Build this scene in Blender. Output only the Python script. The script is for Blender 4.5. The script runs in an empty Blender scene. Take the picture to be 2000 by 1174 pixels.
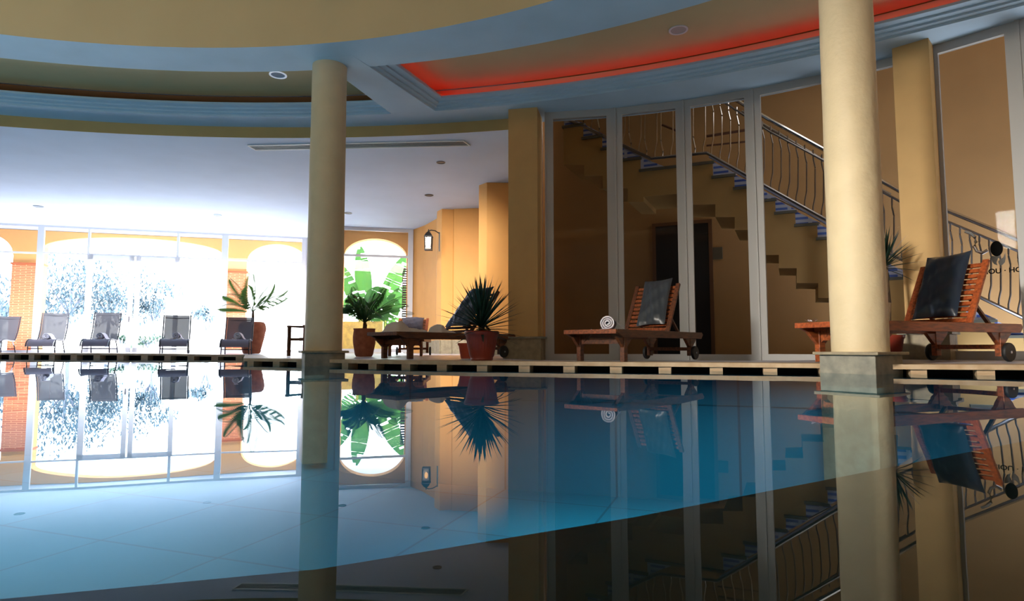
import bpy, bmesh, math, random
from mathutils import Vector, Matrix
random.seed(7)
SC = bpy.context.scene
COL = SC.collection
PI = math.pi
# ---------------------------------------------------------------- camera geometry (photo measured as 2000x1174)
F = 1200.; P = math.atan(.0775); CH = .24          # CH: eye height above the water at z = 0
def ray(x, y):
    u = (x-1000)/F; v = (587-y)/F
    return (u, math.cos(P)-v*math.sin(P), math.sin(P)+v*math.cos(P))
def onz(x, y, z):
    d = ray(x, y); t = (z-CH)/d[2]; return Vector((d[0]*t, d[1]*t, z))
def ony(x, y, Y):
    d = ray(x, y); t = Y/d[1]; return Vector((d[0]*t, Y, CH+d[2]*t))
class VP:                                            # a vertical plane through two plan points
    def __init__(s, A, B, off=0):
        A = Vector((A[0], A[1], 0)); B = Vector((B[0], B[1], 0))
        s.e = (B-A).normalized(); s.n = Vector((-s.e.y, s.e.x, 0))
        if s.n.y < 0: s.n = -s.n
        s.o = A+s.n*off
    def at(s, x, y):                                 # where the sight line of a measured point meets the plane
        d = Vector(ray(x, y)); c = Vector((0, 0, CH))
        t = (s.o-c).dot(s.n)/d.dot(s.n); p = c+d*t
        return ((p-s.o).dot(s.e), p.z)
    def w(s, a, h, d=0):
        p = s.o+s.e*a+s.n*d; return Vector((p.x, p.y, h))
    @property
    def rz(s): return math.atan2(s.e.y, s.e.x)
def lin(c):
    return tuple(((v/255.)/12.92 if v/255. <= .04045 else ((v/255.+.055)/1.055)**2.4) for v in c)+(1,)
# ---------------------------------------------------------------- materials
MATS = {}
def mat(name, rgb, rough=.6, metal=0, noise=0, nscale=6, bump=0, bscale=30, spec=.5, emit=None, estr=0, rgb2=None, trans=0, sub=None, bdist=.02):
    if name in MATS: return MATS[name]
    m = bpy.data.materials.new(name); m.use_nodes = True
    nt = m.node_tree; b = nt.nodes['Principled BSDF']
    c = lin(rgb); b.inputs['Base Color'].default_value = c
    b.inputs['Roughness'].default_value = rough; b.inputs['Metallic'].default_value = metal
    b.inputs['Specular IOR Level'].default_value = spec
    tc = nt.nodes.new('ShaderNodeTexCoord')
    if noise or rgb2:
        n = nt.nodes.new('ShaderNodeTexNoise'); n.inputs['Scale'].default_value = nscale; n.inputs['Detail'].default_value = 5
        nt.links.new(tc.outputs['Object'], n.inputs['Vector'])
        r = nt.nodes.new('ShaderNodeValToRGB'); nt.links.new(n.outputs['Fac'], r.inputs['Fac'])
        c2 = lin(rgb2) if rgb2 else tuple(v*(1-noise) for v in c[:3])+(1,)
        r.color_ramp.elements[0].position = .3; r.color_ramp.elements[1].position = .7
        r.color_ramp.elements[0].color = c2; r.color_ramp.elements[1].color = c
        nt.links.new(r.outputs['Color'], b.inputs['Base Color'])
    if bump:
        n2 = nt.nodes.new('ShaderNodeTexNoise'); n2.inputs['Scale'].default_value = bscale; n2.inputs['Detail'].default_value = 4
        nt.links.new(tc.outputs['Object'], n2.inputs['Vector'])
        bp = nt.nodes.new('ShaderNodeBump'); bp.inputs['Strength'].default_value = bump; bp.inputs['Distance'].default_value = bdist
        nt.links.new(n2.outputs['Fac'], bp.inputs['Height']); nt.links.new(bp.outputs['Normal'], b.inputs['Normal'])
    if emit:
        b.inputs['Emission Color'].default_value = lin(emit); b.inputs['Emission Strength'].default_value = estr
    if trans:                                        # thin leaf / cloth that lets light through
        t = nt.nodes.new('ShaderNodeBsdfTranslucent'); t.inputs['Color'].default_value = lin(sub or rgb)
        mx = nt.nodes.new('ShaderNodeMixShader'); mx.inputs[0].default_value = trans
        nt.links.new(b.outputs[0], mx.inputs[1]); nt.links.new(t.outputs[0], mx.inputs[2])
        nt.links.new(mx.outputs[0], nt.nodes['Material Output'].inputs['Surface'])
    MATS[name] = m; return m
def wood(name, a, b_, scale=3, rough=.45):
    m = bpy.data.materials.new(name); m.use_nodes = True; nt = m.node_tree; b = nt.nodes['Principled BSDF']
    tc = nt.nodes.new('ShaderNodeTexCoord'); mp = nt.nodes.new('ShaderNodeMapping'); mp.inputs['Scale'].default_value = (14, 2, 14)
    n = nt.nodes.new('ShaderNodeTexNoise'); n.inputs['Scale'].default_value = scale; n.inputs['Detail'].default_value = 6
    r = nt.nodes.new('ShaderNodeValToRGB'); r.color_ramp.elements[0].color = lin(a); r.color_ramp.elements[1].color = lin(b_)
    r.color_ramp.elements[0].position = .35; r.color_ramp.elements[1].position = .65
    nt.links.new(tc.outputs['Object'], mp.inputs[0]); nt.links.new(mp.outputs[0], n.inputs['Vector'])
    nt.links.new(n.outputs['Fac'], r.inputs[0]); nt.links.new(r.outputs[0], b.inputs['Base Color'])
    b.inputs['Roughness'].default_value = rough; return m
def tiles(name, c1, c2, mortar, sx, sy, msize=.01, rough=.4, off=.0, vec='Object', rot=None):
    m = bpy.data.materials.new(name); m.use_nodes = True; nt = m.node_tree; b = nt.nodes['Principled BSDF']
    tc = nt.nodes.new('ShaderNodeTexCoord'); mp = nt.nodes.new('ShaderNodeMapping')
    if rot: mp.inputs['Rotation'].default_value = rot
    br = nt.nodes.new('ShaderNodeTexBrick'); br.offset = off
    br.inputs['Color1'].default_value = lin(c1); br.inputs['Color2'].default_value = lin(c2); br.inputs['Mortar'].default_value = lin(mortar)
    br.inputs['Scale'].default_value = 1; br.inputs['Brick Width'].default_value = sx; br.inputs['Row Height'].default_value = sy
    br.inputs['Mortar Size'].default_value = msize
    nt.links.new(tc.outputs[vec], mp.inputs[0]); nt.links.new(mp.outputs[0], br.inputs['Vector'])
    nt.links.new(br.outputs['Color'], b.inputs['Base Color']); b.inputs['Roughness'].default_value = rough
    return m
def glass_mat(name, tint=(1, 1, 1), refl=1.0):
    m = bpy.data.materials.new(name); m.use_nodes = True; nt = m.node_tree; nt.nodes.remove(nt.nodes['Principled BSDF'])
    g = nt.nodes.new('ShaderNodeBsdfGlossy'); g.inputs['Roughness'].default_value = 0.0
    t = nt.nodes.new('ShaderNodeBsdfTransparent'); t.inputs['Color'].default_value = tint+(1,)
    fr = nt.nodes.new('ShaderNodeFresnel'); fr.inputs['IOR'].default_value = 1.45
    mu = nt.nodes.new('ShaderNodeMath'); mu.operation = 'MULTIPLY'; mu.inputs[1].default_value = refl
    mx = nt.nodes.new('ShaderNodeMixShader')
    nt.links.new(fr.outputs[0], mu.inputs[0]); nt.links.new(mu.outputs[0], mx.inputs[0])
    nt.links.new(t.outputs[0], mx.inputs[1]); nt.links.new(g.outputs[0], mx.inputs[2])
    nt.links.new(mx.outputs[0], nt.nodes['Material Output'].inputs['Surface']); return m
def water_mat():
    m = bpy.data.materials.new('pool_water'); m.use_nodes = True; nt = m.node_tree; nt.nodes.remove(nt.nodes['Principled BSDF'])
    g = nt.nodes.new('ShaderNodeBsdfGlossy'); g.inputs['Roughness'].default_value = 0.0; g.inputs['Color'].default_value = (.9, .96, 1, 1)
    t = nt.nodes.new('ShaderNodeBsdfTransparent'); t.inputs['Color'].default_value = (.62, .88, .98, 1)
    fr = nt.nodes.new('ShaderNodeFresnel'); fr.inputs['IOR'].default_value = 1.42
    tc = nt.nodes.new('ShaderNodeTexCoord'); mp = nt.nodes.new('ShaderNodeMapping'); mp.inputs['Scale'].default_value = (1, .8, 1)
    n = nt.nodes.new('ShaderNodeTexNoise'); n.inputs['Scale'].default_value = 2.2; n.inputs['Detail'].default_value = 1.0
    bp = nt.nodes.new('ShaderNodeBump'); bp.inputs['Strength'].default_value = .035; bp.inputs['Distance'].default_value = .02
    mx = nt.nodes.new('ShaderNodeMixShader')
    nt.links.new(tc.outputs['Object'], mp.inputs[0]); nt.links.new(mp.outputs[0], n.inputs['Vector']); nt.links.new(n.outputs['Fac'], bp.inputs['Height'])
    nt.links.new(bp.outputs[0], g.inputs['Normal'])
    nt.links.new(fr.outputs[0], mx.inputs[0]); nt.links.new(t.outputs[0], mx.inputs[1]); nt.links.new(g.outputs[0], mx.inputs[2])
    nt.links.new(mx.outputs[0], nt.nodes['Material Output'].inputs['Surface']); return m

M_ring = mat('ring_blue_paint', (176, 202, 222), .75, noise=.10, nscale=1.5)
M_tray = mat('tray_cream_paint', (192, 172, 132), .8, noise=.08, nscale=1.2)
M_dome = mat('dome_cream_paint', (210, 188, 148), .8, noise=.06, nscale=1.5)
M_low = mat('ceiling_pale_plaster', (190, 208, 232), .8, noise=.07, nscale=1.2)
M_fascia = mat('fascia_ochre_paint', (180, 154, 100), .75, noise=.08, nscale=2)
M_wall = mat('ochre_wall_paint', (222, 162, 88), .7, noise=.10, nscale=1.6)
M_pillar = mat('ochre_pillar_paint', (194, 158, 100), .65, noise=.12, nscale=2.2)
M_hall = mat('hall_tan_paint', (168, 134, 90), .75, noise=.12, nscale=1.2)
M_facade = mat('orange_facade_paint', (236, 176, 106), .8, noise=.05, nscale=2)
M_white = mat('white_frame_paint', (206, 206, 210), .45)
M_white2 = mat('dimmed_white_frame_paint', (164, 164, 162), .5)  # darker copy of the frame white, dimness of the doors put into the colour
M_col = mat('cream_column_plaster', (206, 188, 152), .6, noise=.10, nscale=4, bump=.55, bscale=7, bdist=.03)
M_stone = mat('grey_green_stone', (142, 138, 122), .6, rgb2=(108, 106, 96), nscale=9, bump=.15, bscale=25)
M_base = mat('tan_stone', (150, 138, 112), .6, rgb2=(124, 112, 92), nscale=12)
M_cope = mat('travertine_coping', (196, 172, 142), .5, rgb2=(172, 144, 110), nscale=7)
M_deck = tiles('deck_tiles', (176, 176, 188), (166, 168, 182), (120, 120, 130), .6, .6, .006, .35)
M_pool = tiles('pool_tiles', (0, 122, 152), (2, 130, 160), (0, 94, 120), 1.25, 1.25, .012, .5, rot=(0, 0, .35))
M_ledge = mat('brown_ledge_stone', (92, 78, 58), .7, noise=.3, nscale=4)
M_dark = mat('dark_channel', (10, 16, 22), .8)
M_brick = tiles('thin_brick', (214, 120, 78), (196, 100, 64), (240, 176, 130), .3, .055, .012, .8, .5, rot=(PI/2, 0, 0))
M_teak = wood('teak_wood', (92, 44, 18), (150, 76, 32))
M_teak_d = wood('dark_teak_wood', (62, 32, 16), (104, 56, 26))
M_teak_o = wood('orange_teak_wood', (118, 52, 22), (168, 84, 40), rough=.4)
M_leather = mat('dark_blue_leather', (38, 48, 64), .28, bump=.35, bscale=9, spec=.6)
M_leather_g = mat('grey_leather', (50, 54, 60), .35, bump=.35, bscale=9)
M_towel = mat('white_towel_cloth', (226, 226, 240), .95, bump=.3, bscale=90)
M_towel_g = mat('beige_grey_towel_cloth', (214, 204, 196), .95, bump=.3, bscale=90)
M_tyre = mat('black_rubber', (18, 18, 20), .6)
M_chrome = mat('polished_steel', (200, 204, 214), .16, metal=1)
M_steel = mat('brushed_steel', (150, 152, 160), .3, metal=1)
M_black = mat('black_iron', (16, 14, 14), .5)
M_pot_clay = mat('rough_clay', (170, 104, 76), .85, rgb2=(140, 80, 58), nscale=10, bump=.3, bscale=14)
M_pot_red = mat('glazed_red_clay', (128, 48, 34), .38, noise=.15, nscale=8)
M_pot_red2 = mat('pale_red_clay', (196, 84, 58), .5)
M_soil = mat('dark_soil', (40, 28, 20), .95)
M_leaf = mat('dark_green_leaf', (32, 78, 38), .35, rgb2=(18, 48, 26), nscale=20, trans=.25, sub=(70, 130, 40))
M_leafp = mat('fresh_green_leaf', (70, 112, 54), .5, rgb2=(40, 84, 44), nscale=20, trans=.3, sub=(80, 120, 40))
M_yucca = mat('yucca_leaf', (34, 62, 48), .35, rgb2=(20, 40, 32), nscale=20, trans=.1)
M_ban = mat('banana_leaf', (70, 122, 66), .5, rgb2=(30, 96, 84), nscale=2, trans=.35, sub=(70, 120, 50))
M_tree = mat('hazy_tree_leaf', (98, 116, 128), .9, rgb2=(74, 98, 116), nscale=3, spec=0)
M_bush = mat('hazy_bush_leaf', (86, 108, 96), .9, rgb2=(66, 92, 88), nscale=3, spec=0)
M_trunk = mat('palm_bark', (86, 66, 44), .9, bump=.5, bscale=30)
M_ground = mat('bright_paving', (232, 232, 228), .9)
M_ywall = mat('yellow_garden_wall', (226, 206, 120), .9, rgb2=(190, 170, 110), nscale=8)
M_tread = tiles('blue_white_stair_tiles', (56, 92, 200), (80, 120, 220), (190, 205, 240), .3, .10, .03, .3, rot=(PI/2, 0, 0))
M_whiteblue = mat('pale_blue_marble', (150, 164, 200), .35)
M_stairs = mat('stair_plaster', (190, 158, 102), .75, noise=.08, nscale=2)
M_treadedge = mat('grey_tread_stone', (96, 98, 90), .6)
M_glass = glass_mat('window_glass', (1, 1, 1), .5)
M_glassd = glass_mat('door_glass', (.50, .51, .54), .03)
M_led = mat('red_led_strip', (255, 40, 10), .5, emit=(255, 30, 6), estr=4.5)
M_bulb = mat('warm_bulb', (255, 220, 150), .5, emit=(255, 200, 110), estr=4)
M_lampgl = glass_mat('lamp_glass', (.45, .38, .28), .5)
M_lens = mat('frosted_lens', (120, 140, 158), .4)
M_lens_d = mat('dark_lens', (70, 72, 76), .4)
M_grille = mat('grille_metal', (150, 156, 160), .4, noise=.2, nscale=20)
M_decal = mat('black_film', (8, 8, 8), .7, spec=.1)
M_decal_g = mat('grey_film', (70, 66, 58), .5)
def sling_mat():
    m = bpy.data.materials.new('grey_mesh_sling'); m.use_nodes = True; nt = m.node_tree; b = nt.nodes['Principled BSDF']
    b.inputs['Base Color'].default_value = lin((92, 92, 100)); b.inputs['Roughness'].default_value = .7
    t = nt.nodes.new('ShaderNodeBsdfTransparent'); mx = nt.nodes.new('ShaderNodeMixShader'); mx.inputs[0].default_value = .025
    nt.links.new(b.outputs[0], mx.inputs[1]); nt.links.new(t.outputs[0], mx.inputs[2])
    nt.links.new(mx.outputs[0], nt.nodes['Material Output'].inputs['Surface']); return m
M_sling = sling_mat()
M_seat = mat('grey_mesh_seat', (112, 108, 120), .7)
M_frame_d = mat('dark_chair_frame', (44, 44, 54), .4, metal=.4)

# ---------------------------------------------------------------- mesh helpers
class MB:
    def __init__(s): s.bm = bmesh.new()
    def face(s, pts):
        vs = [s.bm.verts.new(p) for p in pts]
        try: return s.bm.faces.new(vs)
        except ValueError: return None
    def box(s, c, d, rz=0, M=None, taper=1):
        hx, hy, hz = d[0]/2, d[1]/2, d[2]/2; vs = []
        R = Matrix.Rotation(rz, 4, 'Z')
        for z in (-1, 1):
            k = taper if z < 0 else 1
            for x, y in ((-1, -1), (1, -1), (1, 1), (-1, 1)):
                v = R@Vector((x*hx*k, y*hy*k, z*hz))
                if M: v = M@v
                vs.append(s.bm.verts.new(v+Vector(c)))
        for f in ((0, 3, 2, 1), (4, 5, 6, 7), (0, 1, 5, 4), (1, 2, 6, 5), (2, 3, 7, 6), (3, 0, 4, 7)):
            s.bm.faces.new([vs[i] for i in f])
        return s
    def bar(s, a, b, w, t):                          # rectangular bar between two points
        a = Vector(a); b = Vector(b); d = b-a; L = d.length
        q = d.to_track_quat('Z', 'X').to_matrix().to_4x4()
        return s.box((a+b)/2, (w, t, L), M=q)
    def tube(s, pts, r, n=8, cap=True, rf=None):
        pts = [Vector(p) for p in pts]; rings = []
        for i, p in enumerate(pts):
            a = pts[max(i-1, 0)]; b = pts[min(i+1, len(pts)-1)]
            q = (b-a).to_track_quat('Z', 'Y'); rr = r if rf is None else rf(i/(len(pts)-1))
            rings.append([s.bm.verts.new(p+q@Vector((rr*math.cos(2*PI*k/n), rr*math.sin(2*PI*k/n), 0))) for k in range(n)])
        for A, B in zip(rings, rings[1:]):
            for k in range(n): s.bm.faces.new((A[k], A[(k+1) % n], B[(k+1) % n], B[k]))
        if cap:
            s.bm.faces.new(rings[0][::-1]); s.bm.faces.new(rings[-1])
        return s
    def lathe(s, prof, c=(0, 0, 0), n=32, M=None):
        rings = []
        for r, z in prof:
            ring = []
            for k in range(n):
                v = Vector((r*math.cos(2*PI*k/n), r*math.sin(2*PI*k/n), z))
                if M: v = M@v
                ring.append(s.bm.verts.new(v+Vector(c)))
            rings.append(ring)
        for A, B in zip(rings, rings[1:]):
            for k in range(n): s.bm.faces.new((A[k], A[(k+1) % n], B[(k+1) % n], B[k]))
        s.bm.faces.new(rings[0][::-1]); s.bm.faces.new(rings[-1]); return s
    def prism(s, pts, ext):                          # planar polygon pushed along ext
        A = [s.bm.verts.new(Vector(p)) for p in pts]; B = [s.bm.verts.new(Vector(p)+Vector(ext)) for p in pts]
        s.bm.faces.new(A); s.bm.faces.new(B[::-1]); n = len(A)
        for k in range(n): s.bm.faces.new((A[k], B[k], B[(k+1) % n], A[(k+1) % n]))
        return s
    def grid(s, rows):
        V = [[s.bm.verts.new(p) for p in r] for r in rows]
        for a, b in zip(V, V[1:]):
            for k in range(len(a)-1): s.bm.faces.new((a[k], a[k+1], b[k+1], b[k]))
        return s
    def build(s, name, m, parent=None, smooth=False, loc=None, bevel=0):
        bmesh.ops.remove_doubles(s.bm, verts=s.bm.verts, dist=1e-6)
        bmesh.ops.recalc_face_normals(s.bm, faces=s.bm.faces)
        me = bpy.data.meshes.new(name); s.bm.to_mesh(me); s.bm.free()
        me.materials.append(m)
        if smooth:
            for p in me.polygons: p.use_smooth = True
            try: me.set_sharp_from_angle(angle=math.radians(45))
            except Exception: pass
        o = bpy.data.objects.new(name, me); COL.objects.link(o)
        if parent: o.parent = parent
        if loc is not None: o.location = loc
        if bevel:
            b = o.modifiers.new('bevel', 'BEVEL'); b.width = bevel; b.segments = 2; b.limit_method = 'ANGLE'
        return o
def tag(o, label=None, cat=None, group=None, kind=None):
    if label: o['label'] = label
    if cat: o['category'] = cat
    if group: o['group'] = group
    if kind: o['kind'] = kind
    return o
def thing(name, label, cat, loc=(0, 0, 0), rz=0, group=None, scale=1):
    o = bpy.data.objects.new(name, None); COL.objects.link(o); o.empty_display_size = .1
    o.location = loc; o.rotation_euler = (0, 0, rz); o.scale = (scale,)*3
    return tag(o, label, cat, group)
def struct(o, label=None): return tag(o, label, None, None, 'structure')
def copy_tree(o, parent=None):
    c = o.copy(); COL.objects.link(c)
    if parent: c.parent = parent
    for ch in [x for x in list(bpy.data.objects) if x.parent == o]: copy_tree(ch, c)
    return c

# ---------------------------------------------------------------- pool edge and deck
EDGE = [(-24, 17.6), (-13.9, 16.3), (-11.4, 15.5), (-8.7, 14.8), (-6.75, 14.1), (-5.97, 13.8), (-4.05, 9.3), (-3.31, 8.95), (-1.95, 7.9), (-1, 7.42), (0, 7.06), (1.38, 6.64), (2.2, 6.38),
        (3.04, 6.10), (3.48, 5.96), (3.52, 5.76), (3.8, 5.66), (4.41, 5.36), (5.2, 4.85), (6.2, 4.0), (7.2, 2.9)]
def edge(x):
    for a, b in zip(EDGE, EDGE[1:]):
        if a[0] <= x <= b[0]: return a[1]+(b[1]-a[1])*(x-a[0])/(b[0]-a[0])
    return EDGE[-1][1]
def sst(a, b, v):
    t = max(0, min(1, (v-a)/(b-a))); return t*t*(3-2*t)
def deckz(x, y):
    z = .084+.026*sst(-6, -10, x)+.01*sst(3.4, 5, x)
    z -= .05*sst(-.6, 1, x)*sst(5.6, 3.4, x)*sst(7.6, 9.6, y)
    return z
xs = sorted(set([e[0] for e in EDGE]+[-24+i*.25 for i in range(128) if -24+i*.25 < 7.2]))
rows = []
for x in xs:
    y0 = edge(x)+.30
    rows.append([(x, y0+(23.5-y0)*(t/14.)**1.6, deckz(x, y0+(23.5-y0)*(t/14.)**1.6)) for t in range(15)])
fl = MB().grid(rows).build('floor', M_deck); struct(fl, 'grey tiled pool deck floor')
# coping slab of light stone along the pool
def strip(pts_a, pts_b, z0, z1):
    mb = MB()
    mb.grid([[Vector((p[0], p[1], z)) for p in pts_a] for z in (z0, z1)])
    mb.grid([[Vector((p[0], p[1], z)) for p in pts_b] for z in (z0, z1)])
    for z in (z0, z1): mb.grid([[Vector((p[0], p[1], z)) for p in q] for q in (pts_a, pts_b)])
    for k in (0, -1): mb.face([Vector((pts_a[k][0], pts_a[k][1], z0)), Vector((pts_a[k][0], pts_a[k][1], z1)), Vector((pts_b[k][0], pts_b[k][1], z1)), Vector((pts_b[k][0], pts_b[k][1], z0))])
    return mb
def copings(name, E, h):
    mb = MB()
    def inset(i):
        a = Vector(E[max(i-1, 0)]); b = Vector(E[min(i+1, len(E)-1)]); d = (b-a).normalized(); n = Vector((-d.y, d.x))
        if n.y < 0 and abs(n.y) > .2: n = -n
        return n
    top = []; 
    for i, e in enumerate(E):
        n = inset(i); top.append((Vector(e), Vector(e)+n*.36))
    for (a, b), (c, d) in zip(top, top[1:]):
        za, zc = h(a.x, a.y), h(c.x, c.y); T = .045
        q = [Vector((a.x, a.y, za)), Vector((c.x, c.y, zc)), Vector((d.x, d.y, zc+.002)), Vector((b.x, b.y, za+.002))]
        L = [v-Vector((0, 0, T)) for v in q]
        mb.face(q); mb.face(L)
        for k in range(4): mb.face([q[k], q[(k+1) % 4], L[(k+1) % 4], L[k]])
    return mb
hz = lambda x, y: deckz(x, y)+.004
tag(copings('c', EDGE[5:15][0:], hz).build('pool_coping', M_cope), 'pale stone coping slab along the middle stretch of the pool edge', 'coping')
tag(copings('c', EDGE[:6], hz).build('pool_coping', M_cope), 'pale stone coping slab in front of the grey deck chairs', 'coping')
tag(copings('c', EDGE[15:], hz).build('pool_coping', M_cope), 'pale stone coping slab right of the lit cream column', 'coping')
# little blocks that carry the coping, each its own
def along(E, step, start=0.):
    out = []; carry = start
    for a, b in zip(E, E[1:]):
        a = Vector(a); b = Vector(b); L = (b-a).length; d = (b-a)/L; s = carry
        while s < L:
            out.append((a+d*s, math.atan2(d.y, d.x))); s += step
        carry = s-L
    return out
blk = {}
for E, step, lab, st in ((EDGE[6:15], .52, 'small stone block carrying the middle stretch of pool coping', .12), (EDGE[1:6], .72, 'small stone block carrying the coping before the grey deck chairs', .2), (EDGE[15:], .50, 'small stone block carrying the coping right of the lit column', .24)):
    for p, a in along(E, step, st):
        n = Vector((-math.sin(a), math.cos(a)))
        if n.y < 0: n = -n
        z1 = deckz(p.x, p.y)+.004-.045; w = .13 if step < .6 else .20
        if w not in blk:
            blk[w] = MB().box((0, 0, 0), (w, .16, 1), ).build('coping_block', M_cope); o = blk[w]
        else:
            o = blk[w].copy(); COL.objects.link(o)
        q = p+n*.11; zb = -.06
        o.location = (q.x, q.y, (z1+zb)/2); o.scale = (1, 1, z1-zb); o.rotation_euler = (0, 0, a)
        tag(o, lab, 'block', 'blocks under the pool coping')
# channel behind blocks, tank wall, tank floor, water
ch = MB(); ch.grid([[Vector((x, edge(x)+.45, z)) for x in xs] for z in (-.4,)]+[[Vector((x, edge(x)+.45, deckz(x, edge(x)+.45)-.004)) for x in xs]])
struct(ch.build('wall_channel', M_dark), 'dark back of the overflow channel')
cb = MB(); cb.grid([[Vector((x, edge(x)+d, -.35)) for x in xs] for d in (-.02, .5)])
struct(cb.build('trim_1', M_dark), 'dark bed of the overflow channel')
tw = MB(); tw.grid([[Vector((x, edge(x), z)) for x in xs] for z in (-1.35, -.035)])
struct(tw.build('wall_pool', M_pool), 'blue tiled pool wall')
tf = MB(); tf.grid([[(x, -9, -1.35) for x in xs], [(x, edge(x)+.05, -1.35) for x in xs]])
struct(tf.build('floor_pool', M_pool), 'blue tiled pool floor')
wt = MB(); wt.grid([[(x, -9, 0) for x in xs], [(x, edge(x)+.44, 0) for x in xs]])
tag(wt.build('pool_water', water_mat()), 'still clear blue water filling the indoor pool', 'water', kind='stuff')
# brown shallow ledge next to the viewer
LZ = -.10
lp = [onz(x, y, LZ) for x, y in ((-60, 1176), (620, 1112), (1240, 1010), (2000, 862), (2600, 735))]
lp = [Vector((-3, lp[0].y-.45, LZ))]+lp
led = lp+[Vector((lp[-1].x, -6, LZ)), Vector((-3, -6, LZ))]
struct(MB().prism(led, (0, 0, -1.2)).build('floor_ledge', M_ledge), 'dark brown shallow ledge under the water')

# ---------------------------------------------------------------- ceiling
S = 4.25; TR = 4.62; LO = 4.05
CI = ((-3.99, -1.50), 9.44); CT = ((-3.96, -2.92), 11.58); CO = ((-4.2, -6.32), 16.71); CF = ((-4.07, -8.29), 19.2); CD = ((-.24, 1.83), 8.45)
def arc(C, a): return (min(C[0][0]+C[1]*math.sin(a), 7.2), C[0][1]+C[1]*math.cos(a))
def yon(C, x):
    v = C[1]**2-(x-C[0][0])**2
    return C[0][1]+math.sqrt(max(v, 0))
A_ = [math.radians(-88+2*i) for i in range(89)]
mb = MB(); mb.grid([[(*arc(CI, a), S) for a in A_], [(*arc(CT, a), S) for a in A_]])
mb.grid([[(*arc(CT, a), z) for a in A_] for z in (S, TR)])
struct(mb.build('ceiling_ring', M_ring, smooth=True), 'pale blue flat ceiling ring round the dome')
mb = MB(); mb.grid([[(*arc(CI, a), z) for a in A_] for z in (S, 6.0)])
struct(mb.build('wall_dome', M_dome, smooth=True), 'cream drum wall of the ceiling dome')
struct(MB().grid([[(*arc(CI, a), 6.0) for a in A_], [(*arc(CI, a)[:1], -9, 6.0) for a in A_]]).build('ceiling_dome', M_dome), 'cream dome top')
X_ = [-21+.25*i for i in range(int((7.2+21)/.25)+1)]
mb = MB(); mb.grid([[(x, yon(CT, x) if abs(x+3.96) < 11.5 else -2.9, TR) for x in X_], [(x, yon(CO, x)+.02, TR) for x in X_]])
struct(mb.build('ceiling_tray', M_tray), 'cream sunken tray ceiling')
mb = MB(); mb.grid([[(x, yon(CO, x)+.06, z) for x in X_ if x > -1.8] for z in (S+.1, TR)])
struct(mb.build('wall_tray_lit', mat('lightened_tray_wall_paint', (226, 190, 160), .8)), 'red lit upright back of the ceiling tray')  # paint made paler than the left wall so the red glow reads brighter
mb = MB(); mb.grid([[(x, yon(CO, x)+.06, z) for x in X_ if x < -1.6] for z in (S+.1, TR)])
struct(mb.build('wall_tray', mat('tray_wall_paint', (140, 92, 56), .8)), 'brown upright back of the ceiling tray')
# outer soffit between tray and fascia / door wall
XL = [x for x in X_ if x <= 0]+[.0, .05]; XR = [.05]+[x for x in X_ if .05 < x <= 7.0]
mb = MB(); mb.grid([[(x, yon(CO, x), S) for x in XL], [(x, yon(CF, x), S) for x in XL]])
mb.grid([[(x, yon(CO, x), S) for x in XR], [(x, max(yon(CD, x), yon(CO, x))+.4, S) for x in XR]])
struct(mb.build('ceiling_soffit', M_ring), 'pale blue outer soffit under the tray')
mb = MB(); mb.grid([[(x, yon(CF, x), z) for x in XL] for z in (LO, S)])
struct(mb.build('trim_2', M_fascia), 'ochre curved fascia above the window bay')
mb = MB(); mb.grid([[(x, yon(CF, x), LO) for x in XL], [(x, 24., LO) for x in XL]])
struct(mb.build('ceiling', M_low), 'pale plaster ceiling of the window bay')
# cornice profile along the tray edges
PROF = [(-.10, S-.003), (0, S-.003), (0, S), (0, S+.03), (.05, S+.045), (.05, S+.07), (.12, S+.085), (.12, S+.11), (.22, S+.125), (.22, S+.16), (.16, S+.16)]
def sweep(path, ins):
    rows = []
    for p, n in zip(path, ins): rows.append([(p[0]+n[0]*o, p[1]+n[1]*o, z) for o, z in PROF])
    return MB().grid(rows)
b_r0 = Vector((-2.10, 8.35)); b_r1 = Vector((-1.30, 10.12)); b_l0 = Vector((-2.72, 8.5)); b_l1 = Vector((-2.02, 10.35))
bd = (b_r1-b_r0).normalized(); bn = Vector((bd.y, -bd.x))
def cen(p):
    d = (Vector(CO[0])-Vector((p[0], p[1]))).normalized(); return d
pr = []; pi = []
k = 0
pr.append(tuple(b_r0)); pi.append((bn.x, bn.y))
c = (b_r1.x, yon(CO, b_r1.x)); d = cen(c); m_ = (bn+d); m_ = m_/(1+bn.dot(d)); pr.append(c); pi.append((m_.x, m_.y))
for i in range(1, 60):
    x = b_r1.x+i*.14
    if x > 7: break
    c = (x, yon(CO, x)); d = cen(c); pr.append(c); pi.append((d.x, d.y))
struct(sweep(pr, pi).build('trim_3', M_ring), 'stepped cornice of the red lit tray')
pl_ = []; pi_ = []
for i in range(0, 90):
    x = b_l1.x+.05-i*.2
    if x < -19: break
    c = (x, yon(CO, x)); d = cen(c); pl_.append(c); pi_.append((d.x, d.y))
struct(sweep(pl_, pi_).build('trim_4', M_ring), 'stepped cornice of the left tray')
bx = MB().prism([(b_r0.x, b_r0.y, S-.002), (b_r1.x, b_r1.y+.06, S-.002), (b_l1.x, b_l1.y+.06, S-.002), (b_l0.x, b_l0.y-.3, S-.002), (b_r0.x-.1, b_r0.y-.2, S-.002)], (0, 0, TR-S+.01))
struct(bx.build('beam', M_ring), 'pale radial ceiling beam between the two trays')
# red light strip behind the cornice lip
mb = MB()
for j in range(len(pr)-1):
    a = Vector(pr[j])+Vector(pi[j])*.045; b = Vector(pr[j+1])+Vector(pi[j+1])*.045
    mb.bar((a.x, a.y, S+.135), (b.x, b.y, S+.135), .03, .02)
tag(mb.build('light_strip', M_led), 'glowing red light strip hidden behind the tray cornice', 'light strip')
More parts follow.
